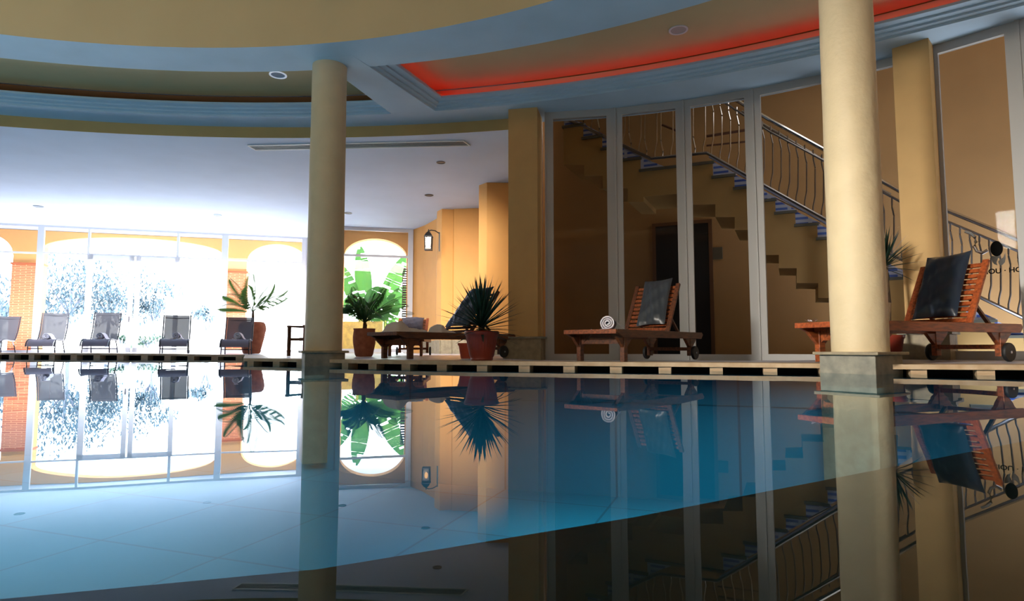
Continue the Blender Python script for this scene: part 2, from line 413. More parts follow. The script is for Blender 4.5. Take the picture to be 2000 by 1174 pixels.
# round downlights
def downlight(px, py, z, r, label, lens, ringm):
    p = onz(px, py, z); t = thing('downlight', label, 'ceiling light', (p.x, p.y, z))
    MB().lathe([(r, 0), (r, -.012), (r*.82, -.012), (r*.80, 0)]).build('ring', ringm, t, True)
    MB().lathe([(r*.80, -.001), (r*.80, -.004), (.001, -.006)]).build('lens', lens, t, True)
downlight(543, 146, TR, .135, 'round downlight with bright white rim in the left tray ceiling', M_lens, mat('bright_rim', (235, 240, 250), .4, emit=(220, 230, 250), estr=.35))
downlight(1325, 58, TR, .13, 'round pale downlight in the red lit tray ceiling', mat('pale_lens', (160, 160, 160), .4), M_white)
downlight(861, 317, LO, .09, 'small dark spotlight nearest the air grille in the bay ceiling', M_lens_d, M_lens_d)
downlight(838, 381, LO, .11, 'small dark spotlight above the wall lantern side of the bay', M_lens_d, M_lens_d)
downlight(75, 403, LO, .12, 'small faint spotlight at the far left of the bay ceiling', M_lens, M_lens)
downlight(680, 416, LO, .11, 'small spotlight just right of the dim column in the bay ceiling', M_lens_d, M_lens_d)
downlight(425, 420, LO, .11, 'small faint spotlight above the glazed double door', M_low, M_low)
# long linear air grille
ga, gb, gc, gd = [onz(*q, LO) for q in ((484, 283), (905, 274), (918, 283), (500, 292))]
t = thing('air_grille', 'long narrow metal air grille set in the pale bay ceiling', 'grille', (ga.x, ga.y, LO))
o0 = Vector((ga.x, ga.y, LO)); Q = [v-o0 for v in (ga, gb, gc, gd)]
mb = MB()
for i in range(4): mb.bar(Q[i]+Vector((0, 0, -.006)), Q[(i+1) % 4]+Vector((0, 0, -.006)), .03, .02)
mb.build('frame', mat('grille_rim', (206, 212, 214), .4), t)
mb = MB()
for k in range(1, 6):
    f = k/6.; mb.bar(Q[0].lerp(Q[3], f)+Vector((0, 0, -.004)), Q[1].lerp(Q[2], f)+Vector((0, 0, -.004)), .02, .006)
mb.build('slats', M_grille, t)
MB().prism([q+Vector((0, 0, -.001)) for q in Q], (0, 0, -.001)).build('back_plate', mat('grille_back', (90, 96, 98), .6), t)

# ---------------------------------------------------------------- round columns
def column(x, y, rz, label, mcol):
    t = thing('column', label, 'column', (x, y, 0), rz)
    R = .245; prof = []
    n = 40; mb = MB(); rows = []
    for i in range(31):
        z = .20+(S-.20)*i/30.; k = 1.02-.05*i/30.
        row = []
        for a in range(n+1):
            th = 2*PI*a/n; rr = R*k*(1+.006*math.sin(3*th+z*1.3)+.004*math.sin(5*z+th*2))
            row.append((rr*math.cos(th), rr*math.sin(th), z))
        rows.append(row)
    mb.grid(rows).build('shaft', mcol, t, True)
    MB().box((0, 0, -.55), (.52, .52, 1.45)).build('plinth', M_stone, t, bevel=.006)
    MB().box((0, 0, .19), (.61, .61, .03)).build('plinth_cap', M_base, t, bevel=.008)
    return t
cL = onz(634, 715.4, 0); column(cL.x-.115, cL.y+.30, math.radians(23), 'dim cream round column on the left rising from the pool to the blue ceiling ring', mat('dim_column_plaster', (206, 192, 160), .55, noise=.1, nscale=4, bump=.3, bscale=9))
cR = onz(1668, 731.6, 0); column(cR.x+.235, cR.y+.30, math.radians(34), 'brightly lit cream round column on the right standing in the pool', M_col)

# ---------------------------------------------------------------- window bay
A1 = onz(90, 440, LO); B1 = onz(585, 463.5, LO)
W1 = VP(A1, B1)
def frames(vp, s0, s1, posts, transom, top, bottom, fr=.05, d=.08, name='window_1', pane=True, leaf=None, label=None):
    """posts: list of (s, width)"""
    t = struct(thing(name, label or 'white framed window', None)); del_cat(t)
    mb = MB(); rz = vp.rz
    def fbox(sa, sb, ha, hb, dd=d):
        c = vp.w((sa+sb)/2, (ha+hb)/2); mb.box(c, (abs(sb-sa), dd, abs(hb-ha)), rz)
    for s, w in posts: fbox(s-w/2, s+w/2, bottom, top)
    fbox(s0, s1, top-fr*1.4, top, d*.9); fbox(s0, s1, bottom, bottom+fr*1.6, d*.9)
    if transom: fbox(s0, s1, transom-fr/2, transom+fr/2, d*.8)
    mb.build('window_frame', M_white, t)
    if pane:
        MB().face and MB()
        g = MB(); g.face([vp.w(s0, bottom+.02, .01), vp.w(s1, bottom+.02, .01), vp.w(s1, top-.02, .01), vp.w(s0, top-.02, .01)]); g.build('pane', M_glass, t)
    return t
def del_cat(o):
    if 'category' in o: del o['category']
s_ = lambda x, y=560: W1.at(x, y)[0]
TRZ = W1.at(262, 500)[1]; BOT = .10
sL, sR = W1.at(-330, 560)[0], W1.at(592, 560)[0]
frames(W1, sL, s_(75), [(s_(75), .17), (s_(-25), .07), (s_(-110), .07), (s_(-330), .17)], W1.at(35, 493)[1], LO, BOT, label='left window bay with white frame')
frames(W1, s_(75), s_(435), [(s_(174, 480), .06), (s_(348, 480), .07)], TRZ, LO, BOT, name='window_2', label='wide white framed window over the double door')
frames(W1, s_(435), sR, [(s_(437), .19), (sR, .14)], W1.at(530, 511)[1], LO, BOT, name='window_3', label='white framed window left of the dim column')
for nm, xa, xb in (('door_1', 171, 261), ('door_2', 265, 350)):
    a, b = s_(xa), s_(xb); t = struct(thing(nm, 'white glazed garden door', None)); del_cat(t)
    mb = MB()
    def fb(sa, sb, ha, hb): mb.box(W1.w((sa+sb)/2, (ha+hb)/2, -.05), (abs(sb-sa), .06, abs(hb-ha)), W1.rz)
    w = .13; top = TRZ-.03
    fb(a, a+w, BOT, top); fb(b-w, b, BOT, top); fb(a, b, top-w, top); fb(a, b, BOT, BOT+w*1.2)
    mb.build('door_frame', M_white, t)
    if nm == 'door_1':
        p = W1.w(b-.06, 1.15, -.11); MB().box(p, (.03, .04, .18), W1.rz).build('door_handle', M_steel, t)
# outside arcade behind the glass
def arcade(vp, s0, s1, arches, top, thick, name, label, m=M_facade):
    """arches: (s_left, s_right, spring, peak)"""
    mb = MB(); N = 260
    rows_f = []
    def under(s):
        for a, b, sp, pk in arches:
            if a < s < b:
                u = (s-(a+b)/2)/((b-a)/2); return sp+(pk-sp)*math.sqrt(max(0, 1-u*u))
        return -.05
    ss = sorted(set([s0+(s1-s0)*i/N for i in range(N+1)]+[v for a in arches for v in (a[0]-.001, a[0]+.001, a[1]-.001, a[1]+.001) if s0 < v < s1]))
    for d in (0, thick): mb.grid([[vp.w(s, under(s), d) for s in ss], [vp.w(s, top, d) for s in ss]])
    mb.grid([[vp.w(s, under(s), d) for s in ss] for d in (0, thick)])
    return tag(mb.build(name, m), label, 'arcade')
FA = VP(A1, B1, 1.0)
f_ = lambda x, y: FA.at(x, y)
ar = [(f_(-90, 500)[0], f_(26, 500)[0], f_(10, 500)[1], f_(-25, 456)[1]), (f_(85, 489)[0], f_(434, 489)[0], f_(262, 490)[1], f_(262, 465)[1]),
      (f_(482, 513)[0], f_(602, 513)[0], f_(540, 513)[1], f_(540, 477)[1])]
arc1 = arcade(FA, f_(-380, 500)[0], f_(640, 500)[0], ar, 4.04, .35, 'garden_arcade', 'orange plastered arcade with one wide flat arch outside the left windows')
def brick_pier(vp, x0, x1, ytop, ybot, label):
    a, b = vp.at(x0, 600)[0], vp.at(x1, 600)[0]; h = vp.at((x0+x1)/2, ytop)[1]; c = vp.w((a+b)/2, 0, .17)
    t = thing('brick_pier', label, 'brick pier', (c.x, c.y, 0), vp.rz)
    MB().box((0, 0, h/2), (abs(b-a), .45, h)).build('shaft', M_brick, t)
    MB().box((0, 0, h+.03), (abs(b-a)+.08, .5, .06)).build('cap', mat('brick_cap', (190, 104, 66), .8), t)
    MB().box((0, 0, .02), (abs(b-a)+.02, .47, .10)).build('foot', mat('pier_foot', (200, 176, 170), .8), t)
brick_pier(FA, 20, 76, 517, 678, 'brick pier left of the leftmost grey deck chair, outside the glass')
brick_pier(FA, 434, 480, 533, 690, 'brick pier behind the potted palm and reclined deck chair')
# arched window right of the dim column
A2 = onz(680, 443, LO); B2 = onz(800, 448, LO); W2 = VP(A2, B2); F2 = VP(A2, B2, .55)
g_ = lambda x, y=560: W2.at(x, y)
frames(W2, g_(640)[0], g_(806)[0], [(g_(801)[0], .16), (g_(645)[0], .12)], W2.at(735, 500)[1], LO, BOT, fr=.075, name='window_4', label='white framed window before the garden arch')
h_ = lambda x, y: F2.at(x, y)
arcade(F2, h_(600, 500)[0], h_(840, 500)[0], [(h_(672, 500)[0], h_(795, 500)[0], h_(735, 502)[1], h_(735, 466)[1])], 4.04, .4, 'garden_arch', 'tan wall with a single round arch right of the dim column', mat('tan_arch_paint', (214, 160, 96), .8, noise=.05))
pp = F2.w(h_(791, 560)[0], 0, .1)
t = thing('shutter', 'dark slatted shutter at the right jamb of the garden arch', 'shutter', (pp.x, pp.y, 0), W2.rz)
mb = MB(); za, zb = h_(790, 622)[1], h_(790, 525)[1]
for k in range(22): mb.box((0, 0, za+(zb-za)*k/21.), (.14, .06, .035), M=Matrix.Rotation(.5, 4, 'X'))
mb.build('slats', mat('shutter_paint', (88, 70, 78), .7), t)
MB().box((-.075, 0, (za+zb)/2), (.02, .07, zb-za+.06)).box((.075, 0, (za+zb)/2), (.02, .07, zb-za+.06)).box((0, 0, za/2), (.05, .05, za)).build('stile', mat('shutter_paint2', (70, 56, 62), .7), t)
# walls of the bay
def wallpoly(name, pts, z0, z1, m, label):
    mb = MB(); mb.grid([[Vector((p[0], p[1], z)) for p in pts] for z in (z0, z1)])
    return struct(mb.build(name, m), label)
e1 = W1.w(sR, 0); s2 = W2.w(g_(640)[0], 0)
wallpoly('wall_return', [e1, e1+Vector((.25, .02, 0)), s2], -.05, LO, M_white, 'white return wall behind the dim column')
pl = [onz(x, y, LO) for x, y in ((806, 449), (830, 440), (853, 427), (854, 413), (863, 408), (885, 409), (887, 408), (936, 406.5), (935.5, 362), (951, 356.5), (993, 357))]
pl.append(Vector((.12, pl[-1].y+.02, 0))); pl.append(Vector((.25, 10.9, 0)))
wallpoly('wall_bay', pl, -.05, LO+.02, M_wall, 'orange stepped wall of the window bay')
mb = MB()
for a, b in zip(pl[3:-2], pl[4:-1]):
    a = Vector((a.x, a.y, .24)); b = Vector((b.x, b.y, .24))
    if (b-a).length > .05: mb.bar(a, b, .5 if False else .06, .36)
mb2 = MB()
for a, b in zip(pl[1:-1], pl[2:]):
    d = Vector((b.x-a.x, b.y-a.y, 0)); n = Vector((d.y, -d.x, 0))
    if d.length < .05: continue
    n.normalize(); a3 = Vector((a.x, a.y, .02)); b3 = Vector((b.x, b.y, .02))
    mb2.prism([a3, b3, b3+Vector((0, 0, .44)), a3+Vector((0, 0, .44))], n*.04)
    mb.bm.free() if False else None
struct(mb2.build('baseboard_bay', M_base), 'tan stone base of the bay wall')
# wall lantern
lw = ony(837, 468, 16.2)
t = thing('wall_lantern', 'black iron wall lantern glowing warm on the orange bay wall', 'lantern', (lw.x, lw.y, lw.z-.28))
zz = .0
mb = MB()
for sx in (-1, 1):
    for sy in (-1, 1): mb.bar((sx*.085, sy*.085, 0), (sx*.095, sy*.095, .36), .016, .016)
mb.box((0, 0, 0), (.2, .2, .02)).box((0, 0, .36), (.22, .22, .02)).build('cage', M_black, t)
MB().lathe([(.15, .37), (.10, .44), (.03, .50), (.012, .56)], n=4, M=Matrix.Rotation(PI/4, 4, 'Z')).build('roof', M_black, t)
MB().tube([(0, 0, .5), (.06, .02, .54), (.16, .05, .53), (.27, .10, .47)], .014).bar((.275, .11, -.02), (.275, .11, .50), .03, .03).build('bracket', M_black, t)
MB().lathe([(.02, .10), (.045, .15), (.045, .2), (.02, .25)], n=12).build('bulb', M_bulb, t, True)
MB().box((0, 0, .18), (.16, .16, .33)).build('glass_pane', M_lampgl, t)

# ---------------------------------------------------------------- garden outside
gp = MB(); gp.face([(-70, 18.5, .02), (40, 18.5, .02), (40, 70, .02), (-70, 70, .02)])
struct(gp.build('ground', M_ground), 'bright garden paving')
def leafcloud(mb, c, R, n, sz, flat=1.):
    for _ in range(n):
        while True:
            v = Vector((random.uniform(-1, 1), random.uniform(-1, 1), random.uniform(-1, 1)))
            if v.length < 1: break
        p = Vector(c)+Vector((v.x*R[0], v.y*R[1], v.z*R[2]))
        q = Matrix.Rotation(random.uniform(0, 6.28), 3, 'Z')@Matrix.Rotation(random.uniform(-1.2, 1.2), 3, 'X')
        s = sz*random.uniform(.6, 1.3)
        mb.face([p+q@Vector(w) for w in ((-s*.3, 0, 0), (0, -s, 0), (s*.3, 0, 0), (0, s, 0))])
def tree(x, y, h, R, n, label, m, name='garden_tree', cat='tree', sz=.13):
    t = thing(name, label, cat, (x, y, 0), group=None)
    mb = MB()
    for _ in range(max(3, n//110)):
        c = Vector((random.uniform(-.7, .7)*R, random.uniform(-.5, .5)*R, h+random.uniform(-.7, .7)*R*.9)); leafcloud(mb, c, (R*.38, R*.38, R*.30), 110, sz)
    mb.build('foliage', m, t)
    mb = MB(); mb.tube([(0, 0, 0), (.05, 0, h*.5), (0, .05, h)], .1, 7, rf=lambda f: .11*(1-.6*f))
    for k in range(5):
        a = k*1.3; mb.tube([(0, 0, h*.6), (math.cos(a)*R*.5, math.sin(a)*R*.4, h+R*.3)], .04, 5, rf=lambda f: .05*(1-.7*f))
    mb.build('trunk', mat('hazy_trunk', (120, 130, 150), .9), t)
q = lambda px, Y: (px-1000)/F*Y
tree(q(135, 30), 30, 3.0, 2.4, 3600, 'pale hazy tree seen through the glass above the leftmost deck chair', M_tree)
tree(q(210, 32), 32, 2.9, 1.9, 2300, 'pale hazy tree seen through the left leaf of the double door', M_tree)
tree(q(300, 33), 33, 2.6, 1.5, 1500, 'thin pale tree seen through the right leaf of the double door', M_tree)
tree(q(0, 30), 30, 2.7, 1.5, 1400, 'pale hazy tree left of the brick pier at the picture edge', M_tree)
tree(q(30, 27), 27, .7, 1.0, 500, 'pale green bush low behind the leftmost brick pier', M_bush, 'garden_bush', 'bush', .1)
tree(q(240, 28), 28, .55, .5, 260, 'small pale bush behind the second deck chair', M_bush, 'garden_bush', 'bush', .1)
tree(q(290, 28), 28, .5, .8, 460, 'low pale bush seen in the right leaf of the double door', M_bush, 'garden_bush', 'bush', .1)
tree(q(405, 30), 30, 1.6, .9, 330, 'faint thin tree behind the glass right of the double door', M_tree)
# banana plants behind the arch
def blade(mb, base, tip, width, droop, cuts=26, tear=.0):
    base = Vector(base); tip = Vector(tip); L = (tip-base); side = L.cross(Vector((0, 1, .1))).normalized()
    prev = None
    for i in range(cuts+1):
        f = i/cuts; p = base.lerp(tip, f)+Vector((0, 0, -droop*f*f))
        w = width*math.sin(PI*min(1, (f*.93+.05)))**.6*.5
        cur = (p-side*w+Vector((0, -.10*w, 0)), p, p+side*w+Vector((0, -.10*w, 0)))
        if prev:
            g = .15 if random.random() < tear else 0
            if not (tear and random.random() < .12): mb.face([prev[0].lerp(cur[0], g), cur[0], cur[1], prev[1]])
            if not (tear and random.random() < .12): mb.face([prev[1], cur[1], cur[2], prev[2].lerp(cur[2], g)])
        prev = cur
def banana(px, Y, leaves, label):
    b = Vector((q(px, Y), Y, 0)); t = thing('banana_plant', label, 'banana plant', b)
    for i, ((x0, y0), (x1, y1), w, dr) in enumerate(leaves):
        mb = MB(); a = ony(x0, y0, Y)-b; c = ony(x1, y1, Y+random.uniform(-.3, .3))-b
        blade(mb, a, c+Vector((0, 0, dr)), w, dr, tear=.15); mb.build('leaf', M_ban, t)
    mb = MB()
    for (x0, y0), _, _, _ in leaves:
        a = ony(x0, y0, Y)-b; mb.tube([(random.uniform(-.1, .1), 0, 0), a*.55, a], .05, 6)
    mb.build('stem', mat('banana_stem', (150, 170, 90), .6), t)
banana(712, 21.6, [((716, 600), (703, 482), .60, .05), ((700, 605), (668, 520), .5, .1), ((722, 610), (742, 560), .7, .2), ((705, 620), (678, 580), .8, .2)], 'banana plant with one tall upright torn leaf behind the arch')
banana(760, 22.2, [((742, 610), (792, 500), .62, .15), ((752, 620), (800, 560), .7, .2), ((745, 640), (775, 585), .7, .2), ((760, 650), (792, 625), .6, .2), ((735, 650), (745, 575), .8, .1)], 'banana plant with broad leaves leaning right behind the arch')
gw = MB(); a = ony(640, 690, 20.9); b = ony(745, 690, 20.6); h1 = ony(700, 628, 20.8).z
gw.box(((a.x+b.x)/2, 20.8, h1/2), (b.x-a.x, .2, h1)); tag(gw.build('garden_wall', M_ywall), 'low stained yellow garden wall outside the arch', 'garden wall')

# ---------------------------------------------------------------- square pillars
def pillar(px, py, zref, w, dpt, rz, label, mt):
    p = onz(px, py, S)
    return p
th = math.radians(-11.5)
p1 = onz(993, 219, S); p1.y -= .12
t = thing('square_pillar', 'ochre square pillar on a stone base left of the glazed doors', 'pillar', (p1.x, p1.y, 0), th)
MB().box((.245, .26, (S+.2)/2), (.49, .52, S-.2)).build('shaft', M_pillar, t)
MB().box((.245, .22, .20), (.62, .66, .40)).build('base', M_base, t)
MB().box((.245, .22, .41), (.72, .74, .03)).build('base_cap', M_stone, t)
# second pillar: corner towards the viewer
k0 = onz(1813, 74, S); a_l = onz(1742, 95, S); dirl = Vector((a_l.x-k0.x, a_l.y-k0.y, 0)); wl = dirl.length
rz2 = math.atan2(-dirl.y, -dirl.x)
t = thing('square_pillar', 'ochre square pillar behind the right teak lounger', 'pillar', (k0.x, k0.y, 0), rz2)
MB().box((-wl/2, .21, (S+.2)/2), (wl, .42, S-.2)).build('shaft', M_pillar, t)
MB().box((-wl/2+.0, .22, .2), (wl+.12, .52, .42)).build('base', M_base, t)
MB().box((-wl/2+.0, .22, .43), (wl+.18, .58, .03)).build('base_cap', M_stone, t)

# ---------------------------------------------------------------- curved glazed door wall
def doorpt(px):
    u = (px-1000)/F; cx, cy = CD[0]; r = CD[1]
    A = 1+u*u; B = -2*(cx*u+cy); Cc = cx*cx+cy*cy-r*r
    y = (-B+math.sqrt(B*B-4*A*Cc))/(2*A); return Vector((u*y, y, 0))
def panel(nm, xa, xb, stile=.12, top=.12, bot=.13, label=''):
    a = doorpt(xa); b = doorpt(xb); vp = VP(a, b); L = (b-a).length
    t = struct(thing(nm, label, None)); del_cat(t)
    z0 = min(deckz(a.x, a.y), deckz(b.x, b.y))-.02; mb = MB()
    def fb(sa, sb, ha, hb, d=.0, dd=.07): mb.box(vp.w((sa+sb)/2, (ha+hb)/2, d), (sb-sa, dd, hb-ha), vp.rz)
    fb(0, stile, z0, S); fb(L-stile, L, z0, S); fb(stile, L-stile, S-top, S); fb(stile, L-stile, z0, z0+bot)
    # raised beads on the frame
    fb(.0, .025, z0, S, -.045, .02); fb(L-.025, L, z0, S, -.045, .02)
    mb.build('door_frame', M_white2, t)
    g = MB(); g.face([vp.w(stile-.01, z0+bot-.01), vp.w(L-stile+.01, z0+bot-.01), vp.w(L-stile+.01, S-top+.01), vp.w(stile-.01, S-top+.01)])
    g.build('pane', M_glassd, t); return t, vp
panel('door_3', 1066, 1206, .14, label='leftmost tall white framed glass door by the ochre pillar')
panel('door_4', 1206, 1343, label='tall white framed glass door behind the middle lounger')
panel('door_5', 1343, 1483, label='tall white framed glass door right of the middle lounger')
panel('door_6', 1483, 1645, label='tall white framed glass door left of the lit column')
panel('window_5', 1645, 1800, label='tall white framed window behind the lit column')
t6, vp6 = panel('window_6', 1838, 2026, .13, label='tall white framed window at the right edge')
panel('window_7', 2026, 2180, label='tall white framed window outside the right edge')
a, b = doorpt(1800), doorpt(1838); wallpoly('wall_strip', [a, b], 0, S, M_white, 'white strip between windows')
# chrome S handle on the right window
hp = [Vector((*vp6.at(x, y), 0)) for x, y in ((1888, 454), (1899, 458), (1907, 465), (1909, 474), (1906, 483), (1911, 492), (1921, 496), (1932, 490))]
MB().tube([vp6.w(v.x, v.y, -.09) for v in hp], .02, 10).build('door_handle', M_chrome, t6, True)
# logo and mirrored writing stuck on the glass
def ddisc(mb, cx, cy, rx, ry, d, n=28):
    pts = []
    for k in range(n):
        s, h = vp6.at(cx+rx*math.cos(2*PI*k/n), cy+ry*math.sin(2*PI*k/n)); pts.append(vp6.w(s, h, d))
    mb.prism(pts, vp6.n*.003)
lg = thing('glass_logo', 'black round emblem with curling tail stuck on the right window glass', 'logo'); lo = vp6.w(*vp6.at(1948, 490), -.02)
lg.location = lo
def poly6(mb, pts, d):
    P_ = [vp6.w(*vp6.at(x, y), d)-lo for x, y in pts]; mb.prism(P_, vp6.n*.003)
mb = MB()
def rel(fn):
    pass
pts = [(1947+12.5*math.cos(a*.2244), 486+15*math.sin(a*.2244)) for a in range(28)]
poly6(mb, pts, -.02); mb.build('disc', M_decal, lg)
mb = MB(); poly6(mb, [(1936, 500), (1945, 501), (1956, 500), (1950, 505), (1947, 513), (1949, 519), (1942, 516), (1937, 508)], -.02); mb.build('lower_drop', M_decal_g, lg)
mb = MB(); poly6(mb, [(1964, 494), (1965, 504), (1963, 513), (1958, 518), (1952, 517), (1950, 511), (1954, 507), (1960, 503)], -.02); mb.build('tail', M_decal_g, lg)
cu = bpy.data.curves.new('glass_lettering', 'FONT'); cu.body = 'SIOH \u00b7 UOIS'; cu.size = .085; cu.offset = .0022; cu.align_x = 'CENTER'; cu.extrude = .001
to = bpy.data.objects.new('glass_lettering_curve', cu); COL.objects.link(to)
bpy.context.view_layer.update(); dg = bpy.context.evaluated_depsgraph_get(); me = bpy.data.meshes.new_from_object(to.evaluated_get(dg)); bpy.data.objects.remove(to)
lt = bpy.data.objects.new('glass_lettering', me); COL.objects.link(lt); me.materials.clear(); me.materials.append(M_decal)
lt.matrix_world = Matrix.Translation(vp6.w(*vp6.at(1964, 533), -.02))@Matrix.Rotation(vp6.rz, 4, 'Z')@Matrix.Rotation(PI/2, 4, 'X')@Matrix.Diagonal((-1, 1, 1, 1))
tag(lt, 'faint grey mirrored lettering under the emblem on the right window', 'lettering')

# ---------------------------------------------------------------- stair hall behind the glass
ST = VP((2.51, 12.0), (3.51, 11.55)); BK = VP((2.51, 12.0), (3.51, 11.55), 2.9)
a = BK.w(-3.2, 0); b = BK.w(9, 0)
mb = MB(); mb.grid([[BK.w(s, z) for s in (-3.2, 9)] for z in (-.1, 7)])
struct(mb.build('wall_hall', M_hall), 'tan back wall of the stair hall')
wallpoly('wall_hall_left', [(.55, 10.7), (.55, 16)], -.1, 7, M_hall, 'tan side wall of the stair hall')
mb = MB(); mb.face([(.2, 10.2, 7), (.2, 17, 7), (13, 17, 7), (13, 3, 7), (7.3, 3, 7)]); struct(mb.build('ceiling_hall', M_hall), 'hall ceiling')
wallpoly('wall_hall_front', [(x, max(yon(CD, x), yon(CO, x))+.38) for x in XR], S, 7, M_hall, 'upper wall over the glazed doors')
wallpoly('wall_hall_right', [BK.w(9, 0), (12, 3), (7.2, 2.9)], -.1, 7, M_hall, 'end wall of the stair hall')
# dark doorway
s0, h0 = BK.at(1281, 444); s1, h1 = BK.at(1384, 444)
t = struct(thing('door_7', 'dark doorway under the stair landing', None)); del_cat(t)
MB().box(BK.w((s0+s1)/2, h0/2, -.03), (s1-s0, .04, h0), BK.rz).build('dark_panel', mat('doorway_darkness', (6, 6, 7), .6), t)  # black panel on the wall stands in for the darkness of the doorway
mb = MB()
for s in (s0-.04, s1+.04): mb.box(BK.w(s, h0/2, -.04), (.08, .06, h0+.08), BK.rz)
mb.box(BK.w((s0+s1)/2, h0+.04, -.04), (s1-s0+.16, .06, .08), BK.rz); mb.build('door_frame', mat('door_frame_brown', (96, 66, 40), .6), t)
s, h = BK.at(1401, 495); tag(MB().box(BK.w(s, h, -.03), (.24, .04, .28), BK.rz).build('wall_plaque', mat('plaque', (84, 80, 66), .5), bevel=.01), 'small square plaque on the hall wall right of the dark doorway', 'plaque')
# stair body
top = [(1101, 249.3), (1139, 249.3), (1139, 271), (1176, 269.5), (1176, 292), (1213, 290), (1213, 314), (1251, 312), (1251, 334), (1392, 319), (1392, 347), (1434, 343), (1434, 369), (1475, 364), (1475, 394), (1514, 389),
       (1514, 417), (1553, 413), (1553, 441), (1596, 438), (1596, 467), (1640, 462), (1640, 492), (1686, 487), (1686, 518), (1733, 512), (1733, 545), (1782, 538), (1782, 572), (1833, 565), (1833, 600), (1886, 592), (1886, 628), (1942, 620), (1942, 658), (2000, 650), (2000, 705)]
bot = [(1720, 705), (1720, 640), (1684, 640), (1684, 612), (1640, 612), (1640, 582), (1598, 582), (1598, 553), (1556, 553), (1556, 524), (1521, 524), (1521, 498), (1476, 498), (1476, 449), (1435, 449), (1435, 424), (1397, 424), (1397, 399), (1331, 400), (1331, 378), (1257, 384), (1257, 394), (1226, 394),
       (1226, 368), (1177, 368), (1177, 343), (1141, 343), (1141, 322), (1101, 322)]
T2 = [ST.at(x, y) for x, y in top]; B2_ = [ST.at(x, y) for x, y in bot]
# level the treads and make risers upright
def lvl(L):
    out = [list(v) for v in L]
    return out
T2 = lvl(T2)
for i in range(0, len(T2)-1, 2):
    if abs(T2[i][1]-T2[i+1][1]) < .12: T2[i+1][1] = T2[i][1]
    if i+2 < len(T2): T2[i+2][0] = T2[i+1][0]
stair = thing('staircase', 'cream staircase with blue tiled treads rising left behind the glass doors', 'staircase', tuple(ST.w(T2[0][0], 0)))
so = Vector(stair.location)
T2[-1][1] = .02; B2_[0] = (B2_[0][0], .02)
pts = [ST.w(s, h)-so for s, h in T2+B2_]
MB().prism(pts, ST.n*1.25).build('body', M_stairs, stair)
mbt = MB()
for i in range(0, len(T2)-1, 2):
    (s0, h0), (s1, h1) = T2[i], T2[i+1]
    mbt.box(ST.w((s0+s1)/2, h0, .60)-so, (s1-s0+.05, 1.32, .045), ST.rz)
    if i+2 < len(T2) and s1-s0 < .9:
        hp_ = T2[i-1][1] if i else h0+.2
        mbb = MB(); mbb.prism([ST.w(s0, h0+.02, .01)-so, ST.w(s1+.05, h0+.02, .01)-so, ST.w(s0, hp_+.02, .01)-so], ST.n*.05).build('tile_skirting', M_tread, stair)
for i in (8,):
    (s0, h0) = T2[i]; mbb = MB(); mbb.prism([ST.w(s0, h0+.02, .01)-so, ST.w(s0+.5, h0+.02, .01)-so, ST.w(s0, T2[i-1][1]+.02, .01)-so], ST.n*.05).build('tile_skirting', M_tread, stair)
mbt.build('treads', M_treadedge, stair)
def seg(a, b, d=0): return ST.w(*ST.at(*a), d)-so, ST.w(*ST.at(*b), d)-so
mb = MB()
for a, b in (((1101, 228), (1271, 313)), ((1385, 302), (1700, 482))):
    p_, q_ = seg(a, b, .04); mb.bar(p_-Vector((0, 0, .03)), q_-Vector((0, 0, .03)), .03, .06)
mb.build('skirting_cap', M_whiteblue, stair)
# railings
rail = thing('stair_railing', 'polished steel railing with bent balusters along the staircase', 'railing', tuple(so))
low1 = ((1095, 226), (1271, 309)); land = ((1271, 309), (1380, 298)); low2 = ((1380, 298), (1700, 477)); low3 = ((1700, 477), (2060, 650))
up2 = ((1395, 170), (1503, 233)); up2b = ((1503, 233), (1760, 374)); up3 = ((1887, 406), (2060, 474))
def tub(a, b, r, name, d=.02, m=M_steel):
    p_, q_ = seg(a, b, d); return MB().tube([p_, q_], r, 8).build(name, m, rail, True)
tub(*low1, .03, 'bottom_rail'); tub(*land, .03, 'bottom_rail'); tub(*low2, .028, 'bottom_rail'); tub(*low3, .028, 'bottom_rail')
tub(*up2, .035, 'handrail', m=M_chrome); tub(*up2b, .035, 'handrail', m=M_chrome); tub((1760, 374), (2060, 474+22), .035, 'handrail', m=M_chrome)
tub((1409, 196), (1503, 256), .02, 'middle_rail'); tub((1503, 256), (1760, 394), .02, 'middle_rail'); tub((1760, 394), (2060, 520), .02, 'middle_rail')
tub((1440, 174), (1609, 273), .03, 'far_handrail', 1.2); tub((1609, 273), (1760, 349), .03, 'far_handrail', 1.2)
tub((1507, 355), (1609, 404), .014, 'far_bottom_rail', 1.2); tub((1365, 228), (1470, 210), .03, 'landing_rail', 1.2, mat('brown_rail', (90, 60, 44), .5)); tub((1365, 248), (1470, 236), .02, 'landing_rail', 1.2, MATS['brown_rail'])
tub((1271, 205), (1330, 228), .025, 'landing_rail', 1.2, MATS['brown_rail'])
def lerpy(sg, x): (x0, y0), (x1, y1) = sg; return y0+(y1-y0)*(x-x0)/(x1-x0)
def baluster(x, yb, yt, m, k):
    kx = 4 if k else -4
    L = [(x, yb), (x, yb-12), (x+kx*.1, yb-14), (x+kx, yb-31), (x+kx, yb-34), (x+kx, yt+37), (x+kx, yt+34), (x, yt+17), (x, yt+14), (x, yt)]
    pp_ = [ST.w(*ST.at(*v), .02)-so for v in L]
    MB().tube(pp_, .014, 6).build('baluster', m, rail, True)
x = 1108; k = 0
while x < 1268:
    baluster(x, lerpy(low1, x), lerpy(low1, x)-135, M_chrome, k % 2); x += 15.5; k += 1
while x < 1380:
    baluster(x, lerpy(land, x), lerpy(land, x)-140, M_chrome, k % 2); x += 15.8; k += 1
